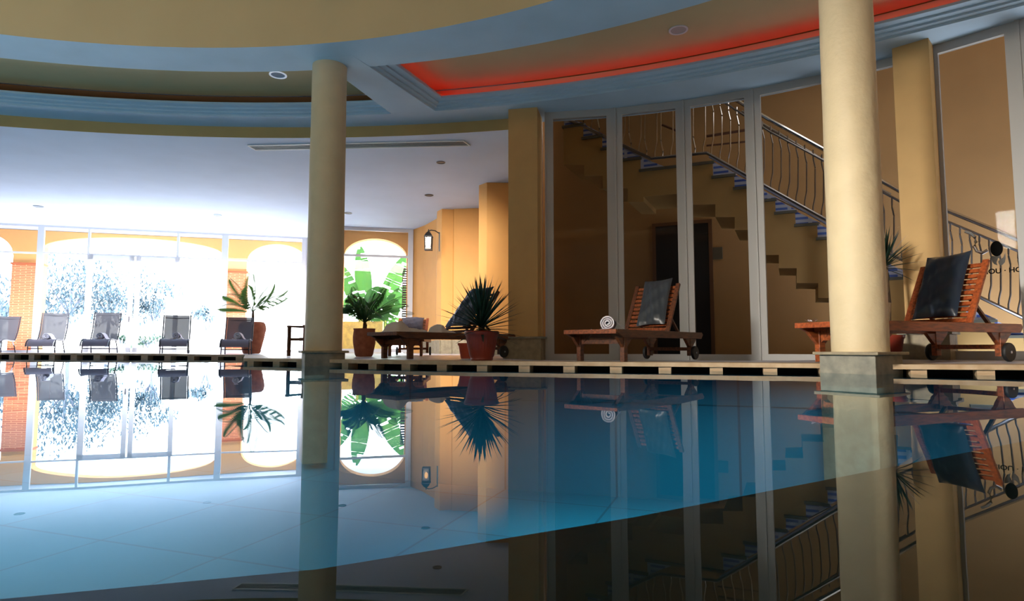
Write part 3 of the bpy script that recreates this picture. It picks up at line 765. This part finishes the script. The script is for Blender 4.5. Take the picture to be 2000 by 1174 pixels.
while x < 1700:
    yt = lerpy((up2[0], up2b[1]), x) if x > 1400 else 168
    baluster(x, lerpy(low2, x), min(yt+14, lerpy(low2, x)-60), M_steel if x > 1480 else M_chrome, 1); x += 16.6; k += 1
while x < 2050:
    yt = 394+(x-1760)*.42; baluster(x, lerpy(low3, x), yt, M_steel, 1); x += 19; k += 1

# ---------------------------------------------------------------- teak sun lounger
def lounger(name, label, loc, rz, sc, back_ang, mt, mslat, group=None, wheels=True, brace=True, bl=.76, PV=1.18):
    t = thing(name, label, 'sun lounger', loc, rz, None, sc)
    W = .34; H = .36; L = 2.05
    for sx in (-1, 1):
        MB().prism([(sx*W-.018, -.10, H), (sx*W-.018, L+.02, H), (sx*W-.018, L+.05, H-.03), (sx*W-.018, L, H-.085), (sx*W-.018, .02, H-.085), (sx*W-.018, -.12, H-.03)], (.036, 0, 0)).build('side_rail', mt, t, bevel=.004)
    MB().box((0, -.10, H-.025), (2*W+.02, .05, .05)).build('foot_rail', mslat, t, bevel=.006)
    mb = MB(); y = -.05
    while y < PV-.02:
        mb.box((0, y, H-.010), (2*W-.04, .055, .018)); y += .07
    
    mb.build('bed_slats', mslat, t); MB().box((0, L-.02, H-.03), (2*W-.04, .06, .03)).build('head_rail', mt, t)
    for sx in (-1, 1):
        for k, y in enumerate((.13, 1.82)):
            x = sx*(W-.045); mb = MB(); zb = 0 if (k == 0 or not wheels) else .05
            mb.box((x, y, (H-.03+zb)/2), (.055, .075, H-.03-zb))
            mb.prism([(x-.02, y-.17, H-.08), (x-.02, y+.17, H-.08), (x-.02, y+.04, H-.20), (x-.02, y-.04, H-.20)], (.04, 0, 0))
            if k == 0: mb.prism([(x, y-.018, H-.05), (x-sx*.16, y-.018, H-.05), (x-sx*.02, y-.018, H-.19), (x, y-.018, H-.19)], (0, .036, 0))
            mb.build('leg', mt, t, bevel=.004)
            if k == 1 and wheels:
                Mx = Matrix.Rotation(PI/2, 4, 'Y'); xw = sx*(W+.015)
                wh = MB().lathe([(.068, -.014), (.068, .014)], (xw, y+.02, .09), 24, Mx).build('wheel', mt, t, True)
                MB().lathe([(.066, -.018), (.084, -.018), (.09, -.01), (.09, .01), (.084, .018), (.066, .018)], (xw, y+.02, .09), 28, Mx).build('tyre', M_tyre, wh, True)
                MB().lathe([(.012, -.026), (.012, .026)], (xw, y+.02, .09), 10, Mx).build('hub', M_steel, wh, True)
    MB().box((0, .13, H-.13), (2*W-.12, .03, .06)).build('stretcher', mt, t); MB().box((0, 1.83, .14), (2*W-.10, .045, .045)).build('stretcher', mt, t)
    a = math.radians(back_ang); cy, cz = math.cos(a), math.sin(a)
    pb = lambda f, off=0: Vector((0, PV+bl*f*cy-off*cz, H-.01+bl*f*cz+off*cy))
    mb = MB(); n = 11; mmx = Matrix.Rotation(a, 4, 'X')
    for i in range(n):
        p = pb((i+.7)/n*.98); mb.box(p, (2*W-.10, .040, .016), M=mmx)
    bk = mb.build('backrest', mslat, t)
    for sx in (-1, 1):
        v = Vector((sx*(W-.045), 0, 0)); MB().bar(pb(0)+v, pb(1.03)+v, .032, .055).build('backrest_rail', mt if mt != M_teak else M_teak_o, bk, bevel=.004)
    if brace and back_ang > 20:
        for sx in (-1, 1):
            v = Vector((sx*(W-.10), 0, 0)); e = pb(.42)+v; MB().bar(e, Vector((v.x, min(L-.05, e.y+.33), H-.05)), .022, .035).build('brace', M_teak_d, t)
    return t, pb, a
def place_l(fl, fr, sc):                              # front-left and front-right foot centres -> foot-end origin and turn
    pass
def cushion(name, label, T, w, h, th, m, cat='cushion', seed=1, pinch=.10):
    rnd = random.Random(seed); NU, NV = 26, 20
    mb = MB(); ph = [rnd.uniform(0, 6) for _ in range(6)]
    for side in (-1, 1):
        rows = []
        for j in range(NV+1):
            v = -1+2*j/NV; r = []
            for i in range(NU+1):
                u = -1+2*i/NU
                t_ = max(0, (1-abs(u)**3.2))**.5*max(0, (1-abs(v)**3.2))**.5
                wr = .010*math.sin(5*u+ph[0]+2*v)*t_+.008*math.sin(9*v+ph[1]-4*u)*t_+.005*math.sin(16*u+7*v+ph[2])*t_
                uu = u*(1-pinch*(1-abs(v)**2)*abs(u)**2*.5); vv = v*(1-pinch*(1-abs(u)**2)*abs(v)**2*.5)
                r.append(Vector((uu*w/2, vv*h/2, side*(th/2*t_)+side*wr)))
            rows.append(r)
        mb.grid(rows)
    o = mb.build(name, m, None, True); o.matrix_world = T; tag(o, label, cat); return o
# middle lounger
H_ = lambda x, y: deckz(x, y)+.0045
def lxy(t, v): return t.matrix_basis@Vector(v)
r1 = math.radians(-41)
fc = Vector((.985, 7.02)); t1, pb1, ang1 = lounger('teak_sun_lounger', 'teak sun lounger with white rolled towel in front of the glazed doors', (fc.x-.04, fc.y-.02, H_(1.0, 7.1)-.0), r1, 1.0, 62, M_teak_d, M_teak, bl=.70)
def on_back(t, pb, a, f0, w, h, th, m, label, shift=0, seed=1, tilt=0, name='cushion', cat='cushion'):
    c = pb(f0, th/2+.014); L = Matrix.Translation(c+Vector((shift, 0, 0)))@Matrix.Rotation(a, 4, 'X')@Matrix.Rotation(tilt, 4, 'Z')
    Tt = Matrix.Translation(t.location)@t.rotation_euler.to_matrix().to_4x4()@Matrix.Scale(t.scale[0], 4)
    return cushion(name, label, Tt@L, w, h, th, m, cat, seed)
on_back(t1, pb1, ang1, .60, .40, .70, .09, M_leather_g, 'dark grey leather cushion leaning on the middle teak lounger backrest', .05, 3, .06)
tag(t1, group=None)
# right lounger
fl_ = Vector((3.27, 6.55)); rl_ = Vector((5.10, 7.35)); dv = (rl_-fl_).normalized(); r2 = math.atan2(dv.y, dv.x)-PI/2; sc2 = 1.14
perp = Vector((dv.y, -dv.x)); org = fl_+perp*(.30*sc2)-dv*.13*sc2
t2, pb2, ang2 = lounger('teak_sun_lounger', 'large orange-brown teak sun lounger with black wheels behind the lit column', (org.x, org.y, H_(4.2, 6.5)), r2, sc2, 62, M_teak, M_teak_o, bl=.68, PV=1.36)
on_back(t2, pb2, ang2, .60, .42, .74, .11, M_leather, 'shiny dark blue leather cushion leaning on the right teak lounger', -.01, 8, .05)
# lounger behind the yucca, foot to the left
t3, pb3, ang3 = lounger('teak_sun_lounger', 'dark teak sun lounger with crumpled towels left of the yucca pot', (-1.74, 8.72, H_(-1.7, 8.8)), math.radians(-44), 1.05, 48, M_teak_d, M_teak_d, bl=.86)
on_back(t3, pb3, ang3, .58, .5, .85, .13, M_leather, 'dark leather cushion on the raised back behind the yucca plant', 0, 5)
t4, pb4, ang4 = lounger('teak_sun_lounger', 'teak lounger with upright slatted back beside the rounded clay pot', (-2.0, 11.5, H_(-2., 11)), math.radians(4), 1.0, 34, M_teak, M_teak)
on_back(t4, pb4, ang4, .62, .46, .46, .12, mat('slate_cloth', (84, 80, 92), .9), 'slate grey square cushion on the lounger beside the clay pot', .0, 6)

# ---------------------------------------------------------------- towels
def towel_roll(label, loc, rz, r=.075, depth=.36, tailL=.16, tailR=.10, m=M_towel, group=None, sc=1, cat='towel'):
    """spiral cloth roll whose end faces local -y, loose tails lying left and right"""
    mb = MB(); pts = []; turns = 3.1; N = 90
    for i in range(N+1):
        f = i/N; a = -PI/2-2*PI*turns*(1-f); rr = .012+(r-.012)*f
        pts.append(Vector((rr*math.cos(a), 0, r+rr*math.sin(a))))
    for k in range(1, 7): pts.append(Vector((-tailL*k/6, 0, .004+.006*math.sin(k*1.1))))
    tk = .0085; n = len(pts)
    def off(i, s):
        a = pts[max(i-1, 0)]; b = pts[min(i+1, n-1)]; d = (b-a).normalized(); return pts[i]+Vector((-d.z, 0, d.x))*tk*s
    ring = [off(i, 1) for i in range(n)]+[off(i, -1) for i in range(n-1, -1, -1)]
    rows = []
    for k in range(7):
        y = depth*k/6; w = 1-.02*math.sin(k)
        rows.append([Vector((p.x*w, y+.006*math.sin(i*.3+k), max(.001, p.z))) for i, p in enumerate(ring+[ring[0]])])
    mb.grid(rows)
    for r_ in (0, -1):
        R_ = rows[r_]
        for i in range(n-1): mb.face([R_[i], R_[i+1], R_[2*n-2-i], R_[2*n-1-i]])
    # right drape from the roll down to the bed
    rr = []
    for k in range(7):
        y = depth*k/6; rr.append([Vector((r*math.cos(th_)+(tailR*f if f > .0 else 0), y, max(.002, (r+r*math.sin(th_))*(1-f)**1.2))) for f, th_ in ((0, .5), (.15, .35), (.35, .1), (.6, 0), (.85, 0), (1, 0))])
    mb.grid(rr)
    o = mb.build('rolled_towel', m, None, True); o.location = loc; o.rotation_euler = (0, 0, rz); o.scale = (sc,)*3
    return tag(o, label, cat, group)
def bedpoint(t, x, y): return (Matrix.Translation(t.location)@t.rotation_euler.to_matrix().to_4x4()@Matrix.Scale(t.scale[0], 4))@Vector((x, y, .362))
bp_ = bedpoint(t1, -.02, .30); towel_roll('white towel rolled in a spiral on the foot of the middle teak lounger', bp_, math.radians(-14), .086, .36, .20, .14)
# white blossom on the right lounger foot
bp_ = bedpoint(t2, -.27, .0); mb = MB()
bl = thing('white_blossom', 'small white blossom lying on the foot of the right teak lounger', 'flower', bp_)
for k in range(5):
    a = k*2*PI/5; mb = MB(); d = Vector((math.cos(a), math.sin(a), .5)); s_v = Vector((-math.sin(a), math.cos(a), 0))
    mb.grid([[Vector((0, 0, .01)), Vector((0, 0, .012))], [d*.03+s_v*.016, d*.03-s_v*.016], [d*.055+s_v*.012, d*.055-s_v*.012], [d*.066, d*.0661]]); mb.build('petal', mat('petal_white', (240, 240, 250), .6), bl)
def crumple(label, loc, rz, L, w, h, seed):
    rnd = random.Random(seed); ph = [rnd.uniform(0, 6) for _ in range(5)]; rows = []
    for j in range(15):
        v = j/14.; r = []
        for i in range(29):
            u = i/28.; prof = math.exp(-((u-.18)/.16)**2)+.42*math.exp(-((u-.5)/.22)**2)+.16*math.exp(-((u-.8)/.15)**2)
            e = min(1, 8*v)*min(1, 8*(1-v))*min(1, 12*u)*min(1, 9*(1-u))
            r.append(Vector((u*L, (v-.5)*w, max(.003, h*prof*e*(.85+.15*math.sin(7*u+3*v+ph[0]))+.012*math.sin(23*u+9*v+ph[1])*e))))
        rows.append(r)
    mb = MB(); mb.grid(rows); mb.grid([[Vector((p.x, p.y, .001)) for p in r] for r in (rows[0], rows[-1])])
    mb.grid([rows[0], [Vector((p.x, p.y, .001)) for p in rows[0]]]); mb.grid([rows[-1], [Vector((p.x, p.y, .001)) for p in rows[-1]]])
    o = mb.build('crumpled_towel', M_towel_g, None, True); o.location = loc; o.rotation_euler = (0, 0, rz); return tag(o, label, 'towel')
rr3 = math.radians(46)
crumple('crumpled beige towel heaped at the left foot of the dark teak lounger', bedpoint(t3, -.05, .02), rr3, .62, .42, .17, 1)
crumple('smaller crumpled beige towel in the middle of the dark teak lounger', bedpoint(t3, -.05, .80), rr3, .34, .36, .12, 2)

# ---------------------------------------------------------------- grey sling deck chairs
def deck_chair(label, loc, rz, rec, sc=1.):
    t = thing('deck_chair', label, 'deck chair', loc, rz, 'grey sling deck chairs', sc)
    W = .31; HT = rec
    seat = [(-.17, .17), (-.13, .26), (-.05, .325), (.05, .355), (.25, .36), (.50, .34), (.72, .335)]
    back = [(.72, .335), (.80, .40), (.92, .62), (1.02, HT-.12), (1.06, HT)]
    if rec < .9: back = [(.72, .335), (.82, .39), (1.0, .56), (1.14, HT-.08), (1.2, HT)]
    MB().grid([[Vector((x, y, z)) for y, z in seat] for x in (-W+.02, 0, W-.02)]).build('seat', M_seat, t, True)
    MB().grid([[Vector((x, y, z)) for y, z in back] for x in (-W+.02, 0, W-.02)]).build('backrest', M_sling, t, True)
    yb, zb = back[-1]
    MB().tube([(-W+.02, yb-.012, zb-.07), (0, yb-.02, zb-.085), (W-.02, yb-.012, zb-.07)], .012, 6).build('head_strap', M_frame_d, t, True)
    for sx in (-1, 1):
        MB().tube([(sx*W, y, z) for y, z in seat+back[1:]], .017, 8).build('side_tube', M_white if False else M_frame_d, t, True)
        MB().tube([(sx*(W-.01), .02, .34), (sx*(W-.01), -.03, .12), (sx*(W-.005), -.03, 0)], .014, 6).build('leg', M_frame_d, t, True)
        MB().tube([(sx*(W-.01), .62, .34), (sx*(W-.01), .78, .16), (sx*(W-.005), .84, 0)], .014, 6).build('leg', M_frame_d, t, True)
    MB().tube([(-W+.01, -.035, .115), (W-.01, -.035, .115)], .011, 6).tube([(-W+.01, .80, .11), (W-.01, .80, .11)], .011, 6).build('crossbar', M_frame_d, t, True)
    return t
CHS = [(84, 688, 22, 1.12, 'leftmost full grey sling deck chair in front of the left brick pier'), (190, 688, 21, 1.10, 'grey sling deck chair second from the left before the double door'),
       (342, 689, 26, 1.0, 'grey sling deck chair at the right leaf of the double door'), (461, 691, 19, .93, 'low reclined grey sling deck chair next to the tall clay vase')]
for px, py, ang, rec, lab in CHS:
    u = (px-1000)/F; x = u*15.4
    for _ in range(20):
        y = edge(x)+.62; x = u*y
    z = H_(x, y); sc = 1.0
    t = deck_chair(lab, (x, y, z), math.radians(ang), rec, sc)
    c = t.matrix_basis if False else Matrix.Translation(t.location)@t.rotation_euler.to_matrix().to_4x4()
    p_ = c@Vector((.02, .22, .364)); pass
    towel_roll('white rolled towel on the '+{84: 'leftmost full deck chair', 190: 'second deck chair from the left', 342: 'deck chair at the right door leaf', 461: 'low deck chair beside the clay vase'}[px], p_, math.radians(ang-4), .085, .3, .12, .07, group='rolled towels on the deck chairs')
# deck chair cut by the left picture edge
x = (-26-1000)/F*16.9; y = 17.0; deck_chair('dark deck chair cut off by the left picture edge', (x, y, H_(x, y)), math.radians(18), 1.05)

# ---------------------------------------------------------------- armchair behind the dim column
ax = q(602, 11.6); t = thing('wooden_armchair', 'dark wooden armchair mostly hidden behind the dim column', 'armchair', (ax, 11.6, H_(ax, 11.6)), math.radians(-35)); t.scale = (.85, .85, 1.05)
for sx in (-1, 1):
    MB().box((sx*.28, -.28, .26), (.06, .06, .52)).build('leg', M_teak_d, t); MB().box((sx*.28, .28, .42), (.06, .06, .86)).build('leg', M_teak_d, t)
    MB().box((sx*.28, 0, .53), (.08, .64, .035)).build('armrest', M_teak_d, t)
MB().box((0, 0, .30), (.56, .58, .05)).build('seat', M_teak_d, t)
mb = MB()
for k in range(6): mb.box((0, .29, .40+.08*k), (.52, .025, .05))
mb.build('backrest', M_teak_d, t)
cushion('cushion', 'pale lilac cushion standing in the armchair behind the dim column', Matrix.Translation(t.location)@Matrix.Rotation(math.radians(-35), 4, 'Z')@Matrix.Translation((0, .13, .58))@Matrix.Rotation(math.radians(84), 4, 'X'), .48, .44, .12, mat('lilac_cloth', (150, 150, 178), .9), seed=4)

# ---------------------------------------------------------------- plants
def frond(mb, base, dirv, L, droop, lw=.16, nseg=40, start=.12, bw=.0065):
    base = Vector(base); d = Vector(dirv).normalized(); side = d.cross(Vector((0, 0, 1)))
    if side.length < .05: side = Vector((1, 0, 0))
    side.normalize(); pts = []
    for i in range(nseg+1):
        f = i/nseg; pts.append(base+d*L*f+Vector((0, 0, -droop*f*f)))
    mb.tube(pts, .006, 4, rf=lambda f: .009*(1-.8*f))
    for i in range(int(nseg*start), nseg+1):
        f = i/nseg; ln = lw*(math.sin(PI*min(1, .12+f*.85)))**.7
        tg = (pts[min(i+1, nseg)]-pts[max(i-1, 0)]).normalized()
        for s in (-1, 1):
            out = (side*s*.62+tg*.62+Vector((0, 0, .50*s-.12*f))).normalized()
            p = pts[i]; e = p+out*ln+Vector((0, 0, -.25*ln)); w_ = tg*bw
            m_ = p.lerp(e, .5)+Vector((0, 0, .02*ln))
            mb.face([p-w_*.4, m_-w_, e, m_+w_]) 
def palm(loc, pot, label, fr, trunk, m, cat='potted palm', lw=.16, name='potted_palm', bw=.0065):
    t = thing(name, label, cat, loc); kind, R, Hh = pot
    if kind == 'vase': prof = [(R*.55, 0), (R*.62, .03), (R*.85, Hh*.45), (R, Hh*.78), (R*.93, Hh*.93), (R*.80, Hh), (R*.72, Hh), (R*.80, Hh*.9), (R*.7, Hh*.85), (.001, Hh*.85)]
    elif kind == 'round': prof = [(R*.68, 0), (R*.80, .04), (R*.98, Hh*.5), (R, Hh*.72), (R*.93, Hh*.93), (R*.97, Hh), (R*.86, Hh), (R*.84, Hh*.88), (.001, Hh*.88)]
    else: prof = None
    MB().lathe(prof, n=32).build('pot', M_pot_clay, t, True)
    MB().lathe([(R*.8, Hh*.86), (R*.8, Hh*.885), (.001, Hh*.9)], n=24).build('soil', M_soil, t, True)
    MB().tube([(0, 0, Hh*.8), (.01, 0, Hh+trunk*.5), (0, .01, Hh+trunk)], .05, 8, rf=lambda f: .05*(1-.45*f)).build('trunk', M_trunk, t, True)
    for (dx, dy, dz, L, dr) in fr:
        mb = MB(); frond(mb, (0, 0, Hh+trunk*.9), (dx, dy, dz), L, dr, lw, bw=bw); mb.build('frond', m, t)
    return t
px = q(493, 16.3); 
palm((px, 16.3, H_(px, 16.3)), ('vase', .35, .84), 'tall clay vase with an arching palm beside the low deck chair',
     [(-.8, .1, 1.0, 1.35, .60), (-.6, -.1, 1.25, 1.35, .35), (-.12, .1, 1.3, 1.15, .10), (.14, -.1, 1.3, 1.35, .10), (.8, .1, .95, 1.35, .40), (.55, 0, 1.0, 1.1, .2), (.85, -.1, .65, 1.2, .3), (-.3, .3, 1.0, 1.0, .2), (.2, .5, .9, .9, .3), (-.9, -.3, .6, 1.0, .45)], .30, M_leafp, lw=.34, bw=.012)
px = q(712, 11.0)
fr = []
for k in range(26):
    a = k*2.4; el = .6+2.6*((k*7) % 10)/10.; fr.append((math.cos(a), math.sin(a)*.7, el, random.uniform(.8, 1.12), random.uniform(.2, .6)))
palm((px, 11.0, H_(px, 11)), ('round', .20, .50), 'dense green palm in a rounded clay pot right of the dim column', fr, .12, M_leaf, lw=.17)
# yucca in the big red pot
px = q(941, 7.62)
t = thing('potted_yucca', 'spiky dark yucca in a large ribbed red clay pot at the pool edge', 'potted yucca', (px, 7.62, H_(px, 7.62)))
R = .205; Hh = .36; n = 64; rows = []
for r, z in ((.13, 0), (.142, .015), (.138, .03), (.15, .06), (.185, .24), (.195, .29), (.205, .31), (.215, .325), (.218, .35), (.205, .362), (.19, .36), (.185, .31), (.001, .31)):
    rib = .0035 if .05 < z < .3 and r > .1 else 0
    rows.append([Vector(((r+rib*math.cos(32*2*PI*k/n))*math.cos(2*PI*k/n), (r+rib*math.cos(32*2*PI*k/n))*math.sin(2*PI*k/n), z)) for k in range(n+1)])
MB().grid(rows).build('pot', M_pot_red, t, True)
MB().lathe([(.18, .30), (.18, .32), (.001, .325)], n=24).build('soil', M_soil, t, True)
MB().tube([(0, 0, .3), (0, 0, .46)], .035, 8).build('trunk', M_trunk, t, True)
def spikes(mb, base, n, L, up=.35, w=.016, seed=2, droop=.05):
    rnd = random.Random(seed)
    for k in range(n):
        f = k/n; el = math.radians(-18+105*(f**.8)); az = k*2.39996
        d = Vector((math.cos(az)*math.cos(el), math.sin(az)*math.cos(el), math.sin(el)))
        l = L*rnd.uniform(.8, 1.05)*(1 if el > .2 else .85); s = d.cross(Vector((0, 0, 1)))
        if s.length < .05: s = Vector((1, 0, 0))
        s.normalize(); b = Vector(base)+Vector((0, 0, .12*f)); P_ = []
        for i in range(7):
            g = i/6.; ww = w*(math.sin(PI*min(1, .25+g*.75))**.8)+.0004; c = b+d*l*g+Vector((0, 0, -droop*l*g*g*2))
            P_.append((c-s*ww, c+Vector((0, 0, -ww*.4)), c+s*ww))
        mb.grid([list(r) for r in P_])
mb = MB(); spikes(mb, (0, 0, .37), 110, .63, seed=5, w=.017, droop=.03); lf = mb.build('leaves', M_yucca, t)
# small red pot behind
px = q(912, 9.1); t = thing('terracotta_pot', 'small pale red terracotta pot behind the large yucca pot', 'pot', (px, 9.1, H_(px, 9.1)))
MB().lathe([(.09, 0), (.12, .18), (.135, .2), (.135, .225), (.115, .225), (.11, .18), (.001, .17)], n=28).build('pot', M_pot_red2, t, True)
MB().lathe([(.108, .17), (.108, .185), (.001, .19)], n=20).build('soil', M_soil, t, True)
# yucca behind the lit column
px = 4.62; py = 7.55; t = thing('potted_yucca', 'dark yucca plant half hidden behind the lit column', 'potted yucca', (px, py, H_(px, py)))
MB().lathe([(.12, 0), (.16, .25), (.175, .27), (.175, .30), (.15, .30), (.14, .26), (.001, .25)], n=28).build('pot', M_pot_red, t, True)
MB().tube([(0, 0, .24), (.02, 0, .7), (0, 0, 1.18)], .03, 8).build('trunk', M_trunk, t, True)
mb = MB(); spikes(mb, (0, 0, 1.12), 60, .48, seed=9, w=.014); mb.build('leaves', M_yucca, t)

# ---------------------------------------------------------------- unseen shell of the room
wallpoly('wall_left', [(-24.4, -9.2), (-24.4, 17.7), (sL and W1.w(sL, 0).x, W1.w(sL, 0).y)], -1.4, 6, M_wall, 'left wall')
wallpoly('wall_back', [(-24.4, -9.2), (7.2, -9.2)], -1.4, 6, M_wall, 'wall behind the viewer')
wallpoly('wall_right', [(7.2, -9), (7.2, 5.9)], -1.4, 6, M_wall, 'right wall')
mb = MB(); mb.face([(-24, -9, 6.02), (7.3, -9, 6.02), (7.3, 12, 6.02), (-24, 24, 6.02)]); struct(mb.build('ceiling_roof', M_dome), 'roof slab')
mb = MB(); mb.face([(-24.5, -9, 4.7), (-20, -9, 4.7), (-20, 24, 4.7), (-24.5, 24, 4.7)]); struct(mb.build('ceiling_side', M_low), 'side ceiling')
rf = MB(); rf.face([(-24, 8, 4.75), (.2, 8, 4.75), (.2, 21.0, 4.75), (-5, 22.6, 4.75), (-24, 17.8, 4.75)]); struct(rf.build('ceiling_bay_roof', M_low), 'roof over the bay')
fa = MB(); a = W2.w(g_(800)[0], 0)
wallpoly('wall_outer', [pl[0], Vector((pl[0].x+.9, pl[0].y+1.2, 0)), Vector((3, 22, 0)), Vector((3, 17, 0))], -.1, 5, M_wall, 'outer wall')

# ---------------------------------------------------------------- light
w = bpy.data.worlds.new('World'); SC.world = w; w.use_nodes = True
bg = w.node_tree.nodes['Background']; bg.inputs[0].default_value = (.93, .97, 1.0, 1); bg.inputs[1].default_value = 10
def area(name, loc, target, sx, sy, power, col=(1, 1, 1), spread=180, portal=False):
    l = bpy.data.lights.new(name, 'AREA'); l.shape = 'RECTANGLE'; l.size = sx; l.size_y = sy; l.energy = power; l.color = col; l.spread = math.radians(spread)
    o = bpy.data.objects.new(name, l); COL.objects.link(o); o.location = loc
    o.rotation_euler = (Vector(target)-Vector(loc)).to_track_quat('-Z', 'Y').to_euler()
    if portal: l.cycles.is_portal = True
    return o
c1 = W1.w((sL+sR)/2, 2.1, .15); area('window_portal', c1, c1-W1.n, sR-sL, 4.0, 10, portal=True)
c2 = W2.w((g_(640)[0]+g_(800)[0])/2, 2.1, .1); area('window_portal', c2, c2-W2.n, g_(800)[0]-g_(640)[0], 4.0, 10, portal=True)
area('window_light', (-10, -3.5, 4.6), (3.6, 6.3, 1.0), 1.6, 1.4, 82, (1, .93, .82), 26)
area('fill_light', (-3, -5, 3.6), (0, 8, 2.4), 8, 2.0, 55, (.85, .93, 1.0))
for k, (xx, yy, sx_, sy_) in enumerate(((-12, 10, 6, 4), (-5, 6.5, 5, 4.5), (1.4, 4.7, 3.8, 2.6), (1.6, 4.6, 3.6, 2.4))):
    area('pool_fill', (xx, yy, -.12), (xx, yy, -1.3), sx_, sy_, (46 if xx < 0 else 54)*sx_*sy_/10, (.8, 1, .98))  # added fill under the water, facing down, to brighten the blue tiles
area('hall_light', (6.5, 9.8, 5.8), (5.5, 11.5, 1), 3, 1.0, 40, (1, .88, .7))
c3 = W1.w((sL+sR)/2, .32, -.75); o_ = area('sill_fill', c3, c3+Vector((0, 0, 1)), 14, .9, 620, (.97, .98, 1)); o_.rotation_euler = (PI, 0, W1.rz)  # unseen fill added low along the windows to whiten the bay ceiling
c4 = W1.w((sL+sR)/2+2, 3.7, -5.0); area('bay_fill', c4, c4+W1.n*4+Vector((0, 0, -2.6)), 10, .5, 200, (.97, .97, 1), 62)  # added fill with its back to the camera, brightens frames and deck chairs
area('bay_fill', (-2.6, 11.8, 3.8), (-2.2, 18.5, -.8), 2.5, .5, 130, (1, .96, .9), 80)  # second added fill, for the orange bay wall
area('ceiling_fill', (-8, 3, .35), (-8, 3.001, 5), 7, 4, 240, (.74, .95, 1))  # added fill out of view, lifts the trays and the blue ring
sl = bpy.data.lights.new('sun', 'SUN'); sl.energy = 38; sl.angle = .02; sl.color = (1, .97, .92)
so_ = bpy.data.objects.new('sun', sl); COL.objects.link(so_); so_.rotation_euler = Vector((.42, -.62, -1)).to_track_quat('-Z', 'Y').to_euler()
GR = {'teak_sun_lounger': 'teak sun loungers beside the pool', 'downlight': 'round lights in the ceilings', 'garden_tree': 'pale trees in the garden', 'garden_bush': 'low bushes in the garden', 'banana_plant': 'banana plants behind the arch',
      'brick_pier': 'brick piers outside the glass', 'square_pillar': 'ochre square pillars', 'column': 'round columns in the pool', 'pool_coping': 'stone copings of the pool', 'cushion': 'cushions on loungers and chair', 'crumpled_towel': 'crumpled beige towels', 'potted_palm': 'palms in clay pots', 'potted_yucca': 'yuccas in red pots'}
for o in list(bpy.data.objects):
    if o.parent is None and 'label' in o and 'group' not in o and o.name.split('.')[0] in GR: o['group'] = GR[o.name.split('.')[0]]
# ---------------------------------------------------------------- camera
cd = bpy.data.cameras.new('camera'); cd.lens = 36*F/2000; cd.sensor_width = 36; cd.clip_end = 300
co = bpy.data.objects.new('camera', cd); COL.objects.link(co); co.location = (0, 0, CH); co.rotation_euler = (PI/2+P, 0, 0)
SC.camera = co
SC.view_settings.view_transform = 'Standard'; SC.view_settings.look = 'None'; SC.view_settings.exposure = 0
try:
    SC.cycles.max_bounces = 8; SC.cycles.transparent_max_bounces = 16; SC.cycles.use_denoising = True
    SC.cycles.sample_clamp_indirect = 6
except Exception: pass
